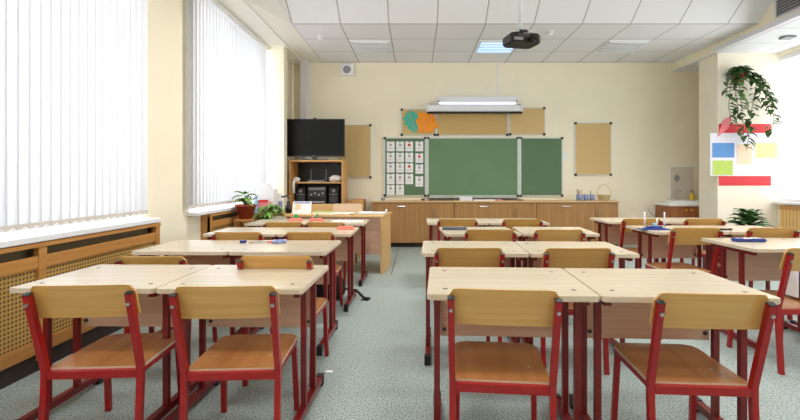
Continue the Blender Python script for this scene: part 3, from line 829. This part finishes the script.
tag(part('crumpled_bag', None, M['cloth'], lambda bm: lump(bm, .10, .08, .10, 4), smooth=True), 'crumpled white plastic bag right of the router in the cabinet', 'bag').location = (X0 + .27, Y0 + .15, 1.0405)
t = thing('cloth', 'white rag hanging over the left of the cabinet shelf', 'cloth', (X0 - .31, Y0 + .06, 1.0405))
part('bundle', t, M['cloth'], lambda bm: lump(bm, .055, .045, .07, 9), smooth=True); part('hanging_end', t, M['cloth'], S([(-.02, -.03, .02), (-.025, -.068, .01), (-.03, -.075, -.06), (-.025, -.07, -.17)], .022, .008, n=8), smooth=True)

t = thing('television', 'black flat television switched off on top of the beech cabinet', 'television', (-1.54, 7.10, 1.37))
part('stand', t, M['black_gloss'], B(-.20, .20, -.03, .14, 0, .012, bev=.003), B(-.035, .035, .03, .06, .012, .08))
c_ = part('casing', t, M['black'], B(-.46, .46, .01, .05, .055, .625, bev=.006)); part('screen', t, M['screen'], B(-.445, .445, .006, .0115, .075, .608))
part('logo_bar', c_, M['grey'], B(-.02, .02, .0055, .0095, .061, .067)); part('power_light', c_, M['red_bright'], B(.40, .405, .0055, .0095, .062, .066))
t = thing('webcam', 'tiny black webcam on the top edge of the television', 'camera', (-1.535, 7.13, 1.996)); part('body', t, M['black'], B(-.02, .02, -.012, .012, .0005, .02, bev=.004)); part('lens', t, M['grey_dark'], S([(0, -.011, .011), (0, -.015, .011)], .005, n=10))

t = thing('wooden_pedestal', 'low wooden pedestal with an open dark slot right of television cabinet', 'cabinet', (-.945, 7.40, 0))
part('body', t, M['cab_wood'], B(-.115, .115, 0, .4, 0, .60), B(-.115, -.095, 0, .4, .60, .70), B(.095, .115, 0, .4, .60, .70), B(-.115, .115, 0, .4, .70, .76), B(-.095, .095, .3, .4, .60, .70))
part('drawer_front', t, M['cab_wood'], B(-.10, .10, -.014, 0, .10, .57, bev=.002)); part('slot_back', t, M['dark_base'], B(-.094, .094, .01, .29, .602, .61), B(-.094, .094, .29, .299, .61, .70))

# ------------------------------------------------------------------ long low cabinets under the board
YC = 7.45
units = [(-.70, .605, 'left'), (.607, 1.91, 'middle'), (1.912, 3.21, 'right')]
for x0, x1, nm in units:
    t = thing('low_cabinet', f'{nm} brown oak low cabinet unit under the green chalkboard', 'cabinet', ((x0 + x1) / 2, YC, 0), 0, 'low cabinets along the back wall')
    c = (x0 + x1) / 2; a0, a1 = x0 - c, x1 - c; sp = a1 - .37
    part('body', t, M['cab'], B(a0, a1, .018, .37, .07, .715)); part('plinth', t, M['dark_base'], B(a0, a1, .05, .37, 0, .07))
    d = part('flap_door', t, M['cab'], B(a0 + .004, sp - .003, 0, .018, .075, .71, bev=.0015)); part('handle', d, M['silver'], S([((a0 + sp) / 2 - .06, 0, .65), ((a0 + sp) / 2 - .06, -.022, .65), ((a0 + sp) / 2 + .06, -.022, .65), ((a0 + sp) / 2 + .06, 0, .65)], .006, n=6))
    d = part('door', t, M['cab'], B(sp + .003, a1 - .004, 0, .018, .075, .71, bev=.0015)); part('handle', d, M['silver'], S([(sp + .05, 0, .47), (sp + .05, -.022, .47), (sp + .05, -.022, .60), (sp + .05, 0, .60)], .006, n=6))
tag(part('worktop', None, M['cab_top'], B(-.72, 3.225, 7.425, 7.825, .7155, .74, bev=.003)), 'long light beech worktop over the brown low cabinets', 'worktop')
ZW = .7405
# things on the worktop
def wx(px, Y=7.6): return (px - 416) / 470 * Y
t = thing('pencil_cup', 'blue cup holding brushes and pencils, left on the low cabinets', 'pencil holder', (wx(579.5), 7.6, ZW), 0, 'blue pencil cups')
part('cup', t, M['blue_light'], Lt([(.05, 0), (.053, .095), (.049, .095), (.046, .01)], 18), smooth=True)
for k, m in enumerate(('orange_card', 'dark_base', 'black', 'cab', 'pink')):
    part('pencil', t, M[m], S([(.02 * math.cos(k * 1.3), .02 * math.sin(k * 1.3), .012), (.04 * math.cos(k * 1.3 + .2), .03 * math.sin(k * 1.3), .16 + .012 * (k % 3))], .005, n=6))
for k, px in enumerate((586, 592)):
    t = thing('pencil_cup', ('blue cup in the middle of three on the low cabinets', 'blue cup with one pen, right of three on the low cabinets')[k], 'pencil holder', (wx(px), 7.6, ZW), 0, 'blue pencil cups')
    part('cup', t, M['blue_light'], Lt([(.038, 0), (.041, .095), (.038, .095), (.036, .01)], 18), smooth=True)
    if k: part('pen', t, M['white_plastic'], S([(-.02, 0, .012), (.012, 0, .19)], .005, n=6)); part('pencil', t, M['black'], S([(0, .01, .012), (-.025, .01, .15)], .005, n=6))
t = thing('wicker_basket', 'pale wicker basket with a tall hoop handle on the low cabinets', 'basket', (wx(604), 7.6, ZW))
part('bowl', t, M['wicker'], Lt([(.07, 0), (.085, .02), (.105, .085), (.11, .09), (.10, .085), (.08, .015)], 22), smooth=True)
part('handle', t, M['wicker'], S([(.105 * math.cos(q) * 1.05, 0, .085 + .17 * math.sin(q)) for q in [math.pi * k / 16 for k in range(17)]], .005, n=6))
t = thing('glass_jar', 'small glass jar with white lid on the left of the low cabinets', 'jar', (wx(383, 7.55), 7.55, ZW)); part('jar_body', t, M['grey'], Lt([(.03, 0), (.032, .04), (.025, .05)], 16), smooth=True); part('lid', t, M['white_plastic'], Lt([(.027, .05), (.027, .062)], 14))
tag(part('paper_sheet', None, M['paper'], B(-.13, .13, -.08, .08, 0, .015)), 'white papers on the left end of the low cabinets', 'paper').location = (wx(379.5, 7.6) + .02, 7.64, ZW)
t = thing('book_stack', 'white box of papers left of the chalk things on the low cabinets', 'papers', (wx(465.5), 7.60, ZW)); part('box', t, M['paper_lilac'], B(-.10, .10, -.08, .08, 0, .05, bev=.003)); part('lid', t, M['white_plastic'], B(-.102, .102, -.082, .082, .05, .062, bev=.003))
t = thing('magazine', 'white printed magazines in the middle of the low cabinets', 'magazine', (wx(487), 7.58, ZW)); part('cover', t, M['paper'], B(-.23, .12, -.09, .09, 0, .012)); part('printed_picture', t, M['blue_card'], B(-.06, .03, -.07, .03, .012, .0135)); part('front_edge', t, M['paper'], B(-.2, .1, -.092, -.09, .001, .02))
t = thing('magazine', 'red printed leaflet right of the white magazines on the low cabinets', 'magazine', (wx(499), 7.56, ZW)); part('cover', t, M['pink_card'], B(-.055, .055, -.07, .07, 0, .014)); part('printed_picture', t, M['paper'], B(-.03, .03, -.04, .03, .014, .0152))
t = thing('pointer', 'dark wooden pointer lying on the right of the low cabinets', 'pointer', (wx(513), 7.58, ZW + .014)); part('rod', t, M['grey_dark'], S([(-.17, 0, 0), (.17, .0, -.006)], .008, n=8)); part('grip', t, M['black'], S([(-.19, 0, 0), (-.15, 0, 0)], .0135, n=8))
t = thing('ruler', 'thin dark rod on the left half of the low cabinets', 'pointer', (wx(441), 7.55, ZW + .008)); part('rod', t, M['dark_base'], S([(-.20, 0, 0), (.16, 0, 0)], .007, n=8)); part('knob', t, M['grey_dark'], S([(.16, 0, 0), (.20, 0, 0)], .008, n=8))
tag(part('chalk_eraser', None, M['grey_dark'], B(-.03, .03, -.02, .02, 0, .03, bev=.004)), 'small dark eraser on the low cabinets under the board wing', 'eraser').location = (wx(423), 7.55, ZW)

# ------------------------------------------------------------------ chalkboard
t = thing('chalkboard', 'wide green three-panel chalkboard with aluminium frame on the back wall', 'chalkboard', (0, 7.83, 0))
zb, zt = .80, 1.775
xs = [(-.53, .165), (.19, 1.70), (1.725, 2.435)]
for k, (x0, x1) in enumerate(xs):
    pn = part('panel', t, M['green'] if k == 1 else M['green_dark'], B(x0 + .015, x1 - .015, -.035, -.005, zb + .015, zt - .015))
    part('frame', pn, M['alu'], B(x0, x1, -.04, -.004, zt - .017, zt), B(x0, x1, -.04, -.004, zb, zb + .017), B(x0, x0 + .02, -.04, -.004, zb + .017, zt - .017), B(x1 - .02, x1, -.04, -.004, zb + .017, zt - .017))
    for cx in (x0 + .012, x1 - .012):
        for cz in (zb + .012, zt - .012):
            part('corner', pn, M['black'], B(cx - .022, cx + .022, -.043, -.003, cz - .02, cz + .02, bev=.004))
for hx in (.1775, 1.7125): part('hinge_profile', t, M['alu'], B(hx - .023, hx + .023, -.048, -.004, zb + .02, zt - .02, bev=.004))
part('chalk_tray', t, M['alu'], B(.19, 1.70, -.10, -.005, zb - .035, zb - .025), B(.19, 1.70, -.10, -.094, zb - .035, zb - .012))
tag(part('paper_tag', None, M['paper'], B(-.04, .04, -.006, 0, -.08, .08)), 'small white tag on the wall right of the chalkboard', 'paper').location = ((565 - 416) / 60.1, YB - .001, 1.46)

# picture sheets pinned to the left wing
cx = [390.7, 400, 409.2, 419.3]
cy = [(141.5, 151.3), (152.7, 162.2), (163.2, 172.5), (173.8, 184.2), (185, 194.8)]
shift = {3: (0, .6, 1.2, 2.4)}
ordc = ['first', 'second', 'third', 'fourth']; ordr = ['top', 'second', 'third', 'fourth', 'bottom']
sY = 470 / 7.79
for i, px in enumerate(cx):
    for j, (ya, yb_) in enumerate(cy):
        if j == 4 and i > 1: continue
        dy = shift.get(i, (0,) * 5)[j] if i in shift else 0
        z1 = 1.07 + (180 - ya - dy) / sY; z0 = 1.07 + (180 - yb_ - dy) / sY; x = (px - 416) / sY
        t = thing('pinned_sheet', f'white picture sheet on the chalkboard wing, {ordc[i]} column, {ordr[j]} row', 'paper', (x, 7.7895, (z0 + z1) / 2), 0, 'picture sheets on the left board wing')
        hh = (z1 - z0) / 2
        part('sheet', t, M['paper'], B(-.064, .064, -.003, 0, -hh, hh))
        part('picture', t, M['red_card' if (i, j) in ((2, 0), (2, 2), (3, 1)) else 'ink_grey'], S([(0, -.0038, hh * .05), (0, -.0038, hh * .55)], .022, .0008, n=4))
        part('printed_lines', t, M['ink_grey'], B(-.045, .045, -.0036, -.003, -hh * .35, -hh * .28), B(-.045, .03, -.0036, -.003, -hh * .6, -hh * .53))
        part('magnet', t, M['yellow' if (i, j) == (0, 0) else 'blue' if j in (2, 3) else 'black'], S([(0, -.003, hh * .9), (0, -.009, hh * .9)], .011, n=12))

# ------------------------------------------------------------------ cork boards
def cork(label, x0, x1, z0, z1, grp, m='cork', Y=YB, name='cork_board', bars=True):
    t = thing(name, label, 'notice board', ((x0 + x1) / 2, Y, (z0 + z1) / 2), 0, grp)
    w = (x1 - x0) / 2; h = (z1 - z0) / 2
    part('cork_panel', t, M[m], B(-w + .008, w - .008, -.018, -.002, -h + .008, h - .008))
    part('frame', t, M['alu'], B(-w, w, -.022, -.001, h - .012, h), B(-w, w, -.022, -.001, -h, -h + .012), B(-w, -w + .012, -.022, -.001, -h, h), B(w - .012, w, -.022, -.001, -h, h))
    for sx in (-1, 1):
        for sz in (-1, 1): part('corner', t, M['black'], B(sx * (w - .012) - .02, sx * (w - .012) + .02, -.026, -.001, sz * (h - .012) - .02, sz * (h - .012) + .02, bev=.004))
    return t
s_ = 470 / 7.81
def bx(px): return (px - 416) / s_
def bz(py): return 1.07 + (180 - py) / s_
cork('upright cork board partly behind the television', bx(338), bx(371), bz(178), bz(124.5), 'upright cork boards')
cork('upright cork board on the wall right of the chalkboard', bx(575), bx(611.5), bz(175.5), bz(122.5), 'upright cork boards')
cork('left cork strip with paper leaves above the chalkboard', bx(401), bx(435.5), bz(135.5), bz(109), 'cork strips above the chalkboard')
cork('middle cork strip above the chalkboard under the screen case', bx(437), bx(508), bz(135.5), bz(109), 'cork strips above the chalkboard', 'cork_dark')
cork('right cork strip above the chalkboard', bx(509.5), bx(545), bz(135), bz(107.5), 'cork strips above the chalkboard')
def leaf_shape(bm, pts): prism(bm, pts, 0, .003, lambda x, y, z: (x, -.0262 - z, y))
rnd = random.Random(2)
def big_leaf(name, label, m, px, py, L, W, rot, yo, n=4):
    t = thing(name, label, 'paper leaf', (bx(px), YB - .0265 - yo, bz(py)))
    t.rotation_euler = (0, rot, 0)
    right = []
    for q in range(25):
        u = q / 24
        w = W * math.sin(math.pi * u ** .75) ** .8 * (1 + .13 * math.cos(2 * math.pi * n * u))
        right.append((w, L * (u - .5)))
    out = right + [(-x, y) for x, y in right[-2:0:-1]]
    part('leaf_blade', t, M[m], lambda bm: prism(bm, out, 0, .002, lambda x, y, z: (x, -z, y)))
    part('vein', t, M['pink_card'], S([(0, -.0032, -L * .62), (0, -.0032, L * .42)], .004, .001, n=4))
big_leaf('paper_leaf', 'teal paper leaf pinned to the left cork strip', 'teal_card', 412.3, 122.0, .38, .13, R(165), 0)
big_leaf('paper_leaf', 'orange paper leaf pinned to the left cork strip', 'orange_card', 426.0, 123.5, .37, .19, R(215), .006, 3)

# board lamp, projection screen case
t = thing('board_lamp', 'long white lamp with lit tube above the projection screen case', 'lamp', (bx(476.5), 7.72, bz(102.2)))
part('housing', t, M['white_plastic'], lambda bm: prism(bm, [(-.06, .07), (.09, .07), (.09, -.02), (.02, -.05), (-.06, -.022)], -.66, .66, lambda x, y, z: (z, x, y)))
part('tube', t, M['tube_board'], S([(-.62, -.045, -.043), (.62, -.045, -.043)], .012, n=12), smooth=True)
for sx in (-1, 1): part('tube_holder', t, M['white_plastic'], B(sx * .64 - .012, sx * .64 + .012, -.06, .0, -.055, .01))
part('bracket', t, M['white_plastic'], B(-.45, -.42, .03, .11, .06, .09), B(.42, .45, .03, .11, .06, .09))
t = thing('projection_screen', 'rolled-up projection screen in a white case above the chalkboard', 'projection screen', (bx(473.5), 7.68, bz(109.6)))
part('case', t, M['white_plastic'], B(-.745, .745, -.045, .045, -.05, .05, bev=.012))
for sx in (-1, 1): part('end_bracket', t, M['cornice'], B(sx * .765 - .02, sx * .765 + .02, -.05, .15, -.06, .085, bev=.004))
part('bottom_bar', t, M['black'], S([(-.775, -.02, -.072), (.775, -.02, -.072)], .018, n=10), smooth=True)
part('fabric', t, M['white_plastic'], B(-.70, .70, -.022, -.018, -.06, -.048))
tag(part('lamp_cable', None, M['white_plastic'], B(-.008, .008, -.012, -.001, bz(97.5), ZC)), 'white cable duct running up from the board lamp to the ceiling', 'cable').location = (bx(498), YB, 0)

t = thing('wall_speaker', 'small white speaker box high on the back wall at left', 'speaker', (bx(347.5), YB, bz(70.5)))
part('case', t, M['white_plastic'], B(-.105, .105, -.09, -.002, -.095, .095, bev=.01)); part('grille', t, M['grey'], S([(0, -.089, 0), (0, -.094, 0)], .065, n=20))

# ------------------------------------------------------------------ ceiling things
def ceil_lamp(label, x0, y0, lit):
    t = thing('ceiling_light', label, 'ceiling light', (x0 + .3025, y0 + .31, ZC), 0, 'louvred ceiling lights')
    part('frame', t, M['white_plastic'], B(-.29, .29, -.295, -.265, -.012, .0), B(-.29, .29, .265, .295, -.012, 0), B(-.29, -.26, -.265, .265, -.012, 0), B(.26, .29, -.265, .265, -.012, 0))
    part('tray', t, M['grey_dark'] if not lit else M['blue_pale'], B(-.26, .26, -.265, .265, -.004, -.001))
    for k in range(4): part('tube', t, M['tube_lit'] if lit else M['tube_off'], S([(-.25, -.2 + k * .133, -.012), (.25, -.2 + k * .133, -.012)], .009, n=8), smooth=True)
    for k in range(5): part('louvre', t, M['white_plastic'], B(-.26, .26, -.266 + k * .133 - .006, -.266 + k * .133 + .006, -.03, -.004))
ceil_lamp('unlit louvred ceiling light at left, above the television side', -.945, 6.54, False)
ceil_lamp('lit bluish louvred ceiling light beside the projector', .87, 6.54, True)
ceil_lamp('unlit louvred ceiling light at right, towards the pillar', 2.685, 6.54, False)
def detector(label, x, y, z):
    t = thing('smoke_detector', label, 'smoke detector', (x, y, z), 0, 'smoke detectors')
    part('base', t, M['white_plastic'], Lt([(.055, 0), (.055, -.012)], 20)); part('head', t, M['white_plastic'], Lt([(.042, -.012), (.045, -.03), (.03, -.045)], 20), smooth=True)
    part('slot_ring', t, M['grey'], Lt([(.0455, -.022), (.0455, -.027)], 20))
detector('white smoke detector on the ceiling near the left window blind', -1.29, 6.38, ZC)
detector('white smoke detector on the ceiling right of the projector', 1.75, 6.17, ZC)
t = thing('smoke_detector', 'square grey detector on the lowered ceiling by the right window', 'smoke detector', (4.68, 5.92, 2.88))
part('base', t, M['grey'], B(-.07, .07, -.06, .06, -.03, 0, bev=.006)); part('grille', t, M['grey_dark'], B(-.05, .05, -.061, -.058, -.02, -.01))

t = thing('projector', 'black ceiling projector hanging on a white pole above the middle row', 'projector', (.945, 4.2, 2.275), R(14))
t.scale = (.88, .88, .88)
def pbody(bm):
    out = [(-.165, -.09), (-.12, -.125), (.12, -.125), (.165, -.08), (.155, .11), (.10, .14), (-.12, .14), (-.16, .11)]
    prism(bm, out, .0, .095, bev=.012)
part('body', t, M['black'], pbody)
part('lens', t, M['black_gloss'], S([(.045, -.12, .028), (.045, -.155, .026)], .034, n=20), smooth=False)
part('rear_socket_panel', t, M['grey_dark'], B(-.10, .02, -.131, -.124, .045, .075)); part('vent', t, M['grey'], B(-.14, -.05, -.132, -.122, .012, .04)); part('label_plate', t, M['grey'], B(-.04, .02, -.128, -.124, .078, .088))
part('side_trim', t, M['grey'], S([(.06, -.128, .012), (.13, -.10, .03)], .01, n=6))
part('mount_plate', t, M['grey_dark'], B(-.09, .09, -.07, .07, .098, .108, bev=.003), S([(-.08, -.06, .108), (-.03, -.02, .14)], .008), S([(.1, -.06, .1), (.03, 0, .14)], .008), S([(.08, .06, .108), (.03, .02, .14)], .008), S([(-.08, .06, .108), (-.03, .02, .14)], .008), B(-.045, .045, -.045, .045, .132, .146))
part('pole', t, M['white_plastic'], S([(-.02, .0, .14), (-.02, .0, (ZH - 2.275) / .88)], .024, n=14), smooth=True)

t = thing('wall_vent', 'grey louvred air vent high on the right beam', 'vent', (4.28, 5.10, 3.09))
part('frame', t, M['cornice'], B(-.012, -.001, -.50, .50, -.11, .11)); part('backing', t, M['grey_dark'], B(-.014, -.012, -.46, .46, -.09, .09))
for k in range(6): part('louvre', t, M['grey'], B(-.026, -.014, -.46, .46, -.088 + k * .034, -.074 + k * .034))

# ------------------------------------------------------------------ sink corner
t = thing('sink_cabinet', 'small reddish-brown sink cabinet with white basin beside the pillar', 'sink', (4.26, 7.35, 0))
part('body', t, M['sink_wood'], B(-.29, .29, .018, .44, .0, .66))
for x0, x1, hx in ((-.288, -.003, -.04), (.003, .288, .04)):
    d = part('door', t, M['sink_wood'], B(x0, x1, 0, .018, .06, .655, bev=.003)); part('knob', d, M['yellow'], S([(hx, 0, .60), (hx, -.025, .60)], .012, n=12))
part('basin', t, M['ceramic'], B(-.31, .31, -.03, .46, .66, .705, bev=.012), lambda bm: prism(bm, rounded_outline(-.18, .24, .0, .38, (.06,) * 4, 5), .705, .745, bev=.01), smooth=False)
part('tap', t, M['silver'], S([(.05, .42, .745), (.05, .42, .90), (.05, .30, .90), (.05, .30, .87)], .012, n=10))
t = thing('wall_tiles', 'pale beige tiled splashback above the sink with one diamond tile', 'tiles', (0, YB, 0)); 
xa, xb_ = (670.5 - 416) / 60.1, 4.62
part('tile_field', t, M['tile_beige'], B(xa, xb_, -.012, -.001, .76, 1.07 + 13 / 60)); part('edge_strip', t, M['white_plastic'], B(xa - .012, xa, -.014, -.001, .76, 1.30), B(xa - .012, xb_, -.014, -.001, 1.287, 1.30))
part('diamond_motif', t, M['grey'], lambda bm: prism(bm, [(4.34, 1.17), (4.40, 1.10), (4.34, 1.03), (4.28, 1.10)], .012, .0135, lambda x, y, z: (x, -z, y)))
t = thing('soap_bottle', 'yellow soap bottle with dark pump on the white sink', 'bottle', (4.545, 7.74, .7055))
part('body', t, M['yellow'], Lt([(.035, 0), (.038, .02), (.036, .12), (.012, .15)], 16), smooth=True); part('pump', t, M['black'], S([(0, 0, .15), (0, 0, .19), (-.03, 0, .19)], .007, n=8))

# ------------------------------------------------------------------ pillar display and plants
YP_ = 6.698
sp_ = 470 / 6.69
def qx(px): return (px - 416) / sp_
def qz(py): return 1.07 + (180 - py) / sp_
t = thing('display_board', 'red card display with pockets of coloured sheets on the pillar', 'notice board', (0, YP_, 0))
part('red_backing', t, M['red_card'], B(4.315, qx(771), -.008, -.0005, qz(185.5), qz(124)))
part('pocket_sheet', t, M['paper_lilac'], B(qx(710), 5.12, -.014, -.0085, qz(176), qz(133)))
for nm, m, x0, x1, y0, y1 in (('blue_picture', 'blue_card', 712, 734, 143, 157.5), ('green_picture', 'green_card', 712.5, 732.5, 160.5, 175), ('peach_picture', 'peach_card', 737, 751.5, 144.5, 164.5), ('yellow_picture', 'yellow_card', 755, 776.5, 143, 158), ('lilac_picture', 'paper', 753.5, 776, 160, 174.5)):
    part('pocket_picture', t, M[m], B(qx(x0), qx(x1), -.017, -.0145, qz(y1), qz(y0)))
tag(part('paper_flag', None, M['pink_card'], lambda bm: prism(bm, [(qx(717), qz(137)), (qx(728), qz(128)), (qx(731), qz(115)), (qx(722), qz(122))], 0, .003, lambda x, y, z: (x, YP_ - .02 - z, y))), 'pink paper corner above the pocket display on the pillar', 'paper')

t = thing('hanging_plant', 'trailing green ivy in a wall pot high on the pillar', 'potted plant', (qx(735), 6.60, qz(84)))
part('pot', t, M['terracotta'], Lt([(r, z) for r, z in pot_prof(.085, .12)], 20), smooth=True); part('bracket', t, M['grey_dark'], B(-.015, .015, .03, .098, .01, .03), B(-.015, .015, .088, .098, -.06, .06)); part('soil', t, M['soil'], Lt([(.077, .10), (.04, .11)], 16))
vines = []
def V(*ps): vines.append([Vector(((px - 735) * (.86 if px > 735 else 1) / sp_, dy, (84 - py) / sp_)) for px, py, dy in ps])
V((733, 74, 0), (726, 76, -.06), (723, 90, -.07), (722, 108, -.05), (725, 124, -.04))
V((735, 74, 0), (728, 80, -.08), (727, 96, -.09), (730, 112, -.08), (728, 130, -.06))
V((735, 73, 0), (730, 84, -.10), (732, 102, -.09), (735, 118, -.07), (736, 140, -.06))
V((737, 73, 0), (745, 76, -.06), (752, 82, -.06), (749, 96, -.06), (746, 112, -.05), (744, 128, -.05), (742, 142, -.05), (741, 151, -.04))
V((737, 72, 0), (748, 75, -.05), (760, 86, -.06), (768, 96, -.05), (771, 112, -.04))
V((738, 73, 0), (752, 80, -.07), (762, 92, -.06), (765, 108, -.05), (768, 118, -.05))
V((736, 72, 0), (746, 78, -.05), (757, 92, -.05), (752, 104, -.05))
V((734, 72, 0), (727, 71, -.05), (721, 84, -.05), (720, 100, -.05))
V((738, 72, 0), (750, 84, -.06), (764, 100, -.06), (772, 120, -.05), (766, 136, -.05))
def vine_mesh(bm):
    for v in vines: sweep(bm, v, .004, n=5)
part('stem', t, M['stem'], vine_mesh)
def vine_leaves(bm):
    rnd = random.Random(11)
    for v in vines:
        for i in range(len(v) - 1):
            n = max(2, int((v[i + 1] - v[i]).length / .038))
            for k in range(n):
                p = v[i].lerp(v[i + 1], k / n); a_ = rnd.uniform(0, 6.28)
                d = Vector((math.cos(a_), -abs(math.sin(a_)) * .6 - .1, rnd.uniform(-.7, .3)))
                leaf(bm, p, d, rnd.uniform(.085, .125), rnd.uniform(.07, .095), .4)
    for k in range(46):
        a_ = rnd.uniform(0, 6.28); r = rnd.uniform(0, .10)
        d = Vector((math.cos(a_), math.sin(a_) if math.sin(a_) < .2 else .1, rnd.uniform(-.1, .9)))
        leaf(bm, (r * math.cos(a_), min(.04, r * math.sin(a_)), rnd.uniform(.10, .21)), d, rnd.uniform(.10, .15), rnd.uniform(.075, .10), .5)
part('foliage', t, M['leaf'], vine_leaves)

t = thing('potted_plant', 'broad-leaved green plant on the floor before the pillar, behind right desks', 'potted plant', (3.93, 5.55, 0))
part('pot', t, M['pot_brown'], Lt(pot_prof(.16, .30), 24), smooth=True); part('soil', t, M['soil'], Lt([(.14, .27), (.08, .28)], 20))
def dieff(bm):
    rnd = random.Random(21)
    for k in range(40):
        a_ = k * 2.4 + rnd.uniform(-.2, .2); z = .42 + .26 * (k / 40); r = .05
        leaf(bm, (r * math.cos(a_), r * math.sin(a_), z), (math.cos(a_), math.sin(a_), .35 + .9 * (k / 40)), rnd.uniform(.24, .34) * (1 - .35 * k / 40), rnd.uniform(.11, .15), .55, 6)
part('stem', t, M['stem'], S([(0, 0, .27), (.01, 0, .5), (0, .01, .7)], .02, n=8), S([(.05, .03, .27), (.06, .03, .6)], .013, n=8)); part('foliage', t, M['leaf'], dieff)

# small litter on the aisle floor
tag(part('paper_scrap', None, M['paper'], lambda bm: prism(bm, rounded_outline(-.022, .022, -.014, .014, (.012,) * 4, 3), .0005, .004)), 'tiny white scrap on the floor of the left aisle', 'scrap').location = (-.485, 2.62, 0)

# ------------------------------------------------------------------ light
def area(name, loc, rot, sx, sy, e, col=(1, 1, 1)):
    l = bpy.data.lights.new(name, 'AREA'); l.shape = 'RECTANGLE'; l.size = sx; l.size_y = sy; l.energy = e; l.color = col
    if name.startswith('ceiling'): l.spread = R(140)
    o = bpy.data.objects.new(name, l); COL.objects.link(o); o.location = loc; o.rotation_euler = rot
    return o
area('daylight_left_near', (-2.75, .9, 1.9), (0, R(-90), 0), 2.3, 5.8, 180, (.95, .97, 1))
area('daylight_left_far', (-2.75, 5.6, 1.9), (0, R(-90), 0), 2.3, 2.5, 84, (.95, .97, 1))
area('daylight_right', (5.6, 3.6, 1.9), (0, R(90), 0), 2.3, 6.2, 78, (1, .99, .96))
for lx in (-.6, 1.2, 3.0):  # fill lights added under the unseen ceiling to brighten room and back wall
    for ly, le in ((-.9, 12), (1.8, 12), (4.5, 24)):
        area('ceiling_fill_light', (lx, ly, ZH - .06), (0, 0, 0), .56, .56, le, (1, .97, .92))
w = bpy.data.worlds.new('overcast_sky'); SC.world = w; w.use_nodes = True
bgn = w.node_tree.nodes['Background']; bgn.inputs[0].default_value = (.93, .96, 1, 1); bgn.inputs[1].default_value = 1.3

# ------------------------------------------------------------------ camera
cam = bpy.data.cameras.new('camera'); co = bpy.data.objects.new('camera', cam); COL.objects.link(co)
co.location = (0, 0, 1.07); co.rotation_euler = (R(90), 0, 0)
cam.sensor_width = 36; cam.lens = 470 / 800 * 36; cam.shift_x = -.02; cam.shift_y = -.0375
cam.clip_start = .05
SC.camera = co
vs = SC.view_settings
vs.view_transform = 'Standard'; vs.look = 'None'; vs.gamma = 1; vs.use_curve_mapping = False
vs.exposure = 0.38
SC.cycles.use_denoising = True
SC.cycles.max_bounces = 10; SC.cycles.diffuse_bounces = 6; SC.cycles.transparent_max_bounces = 12
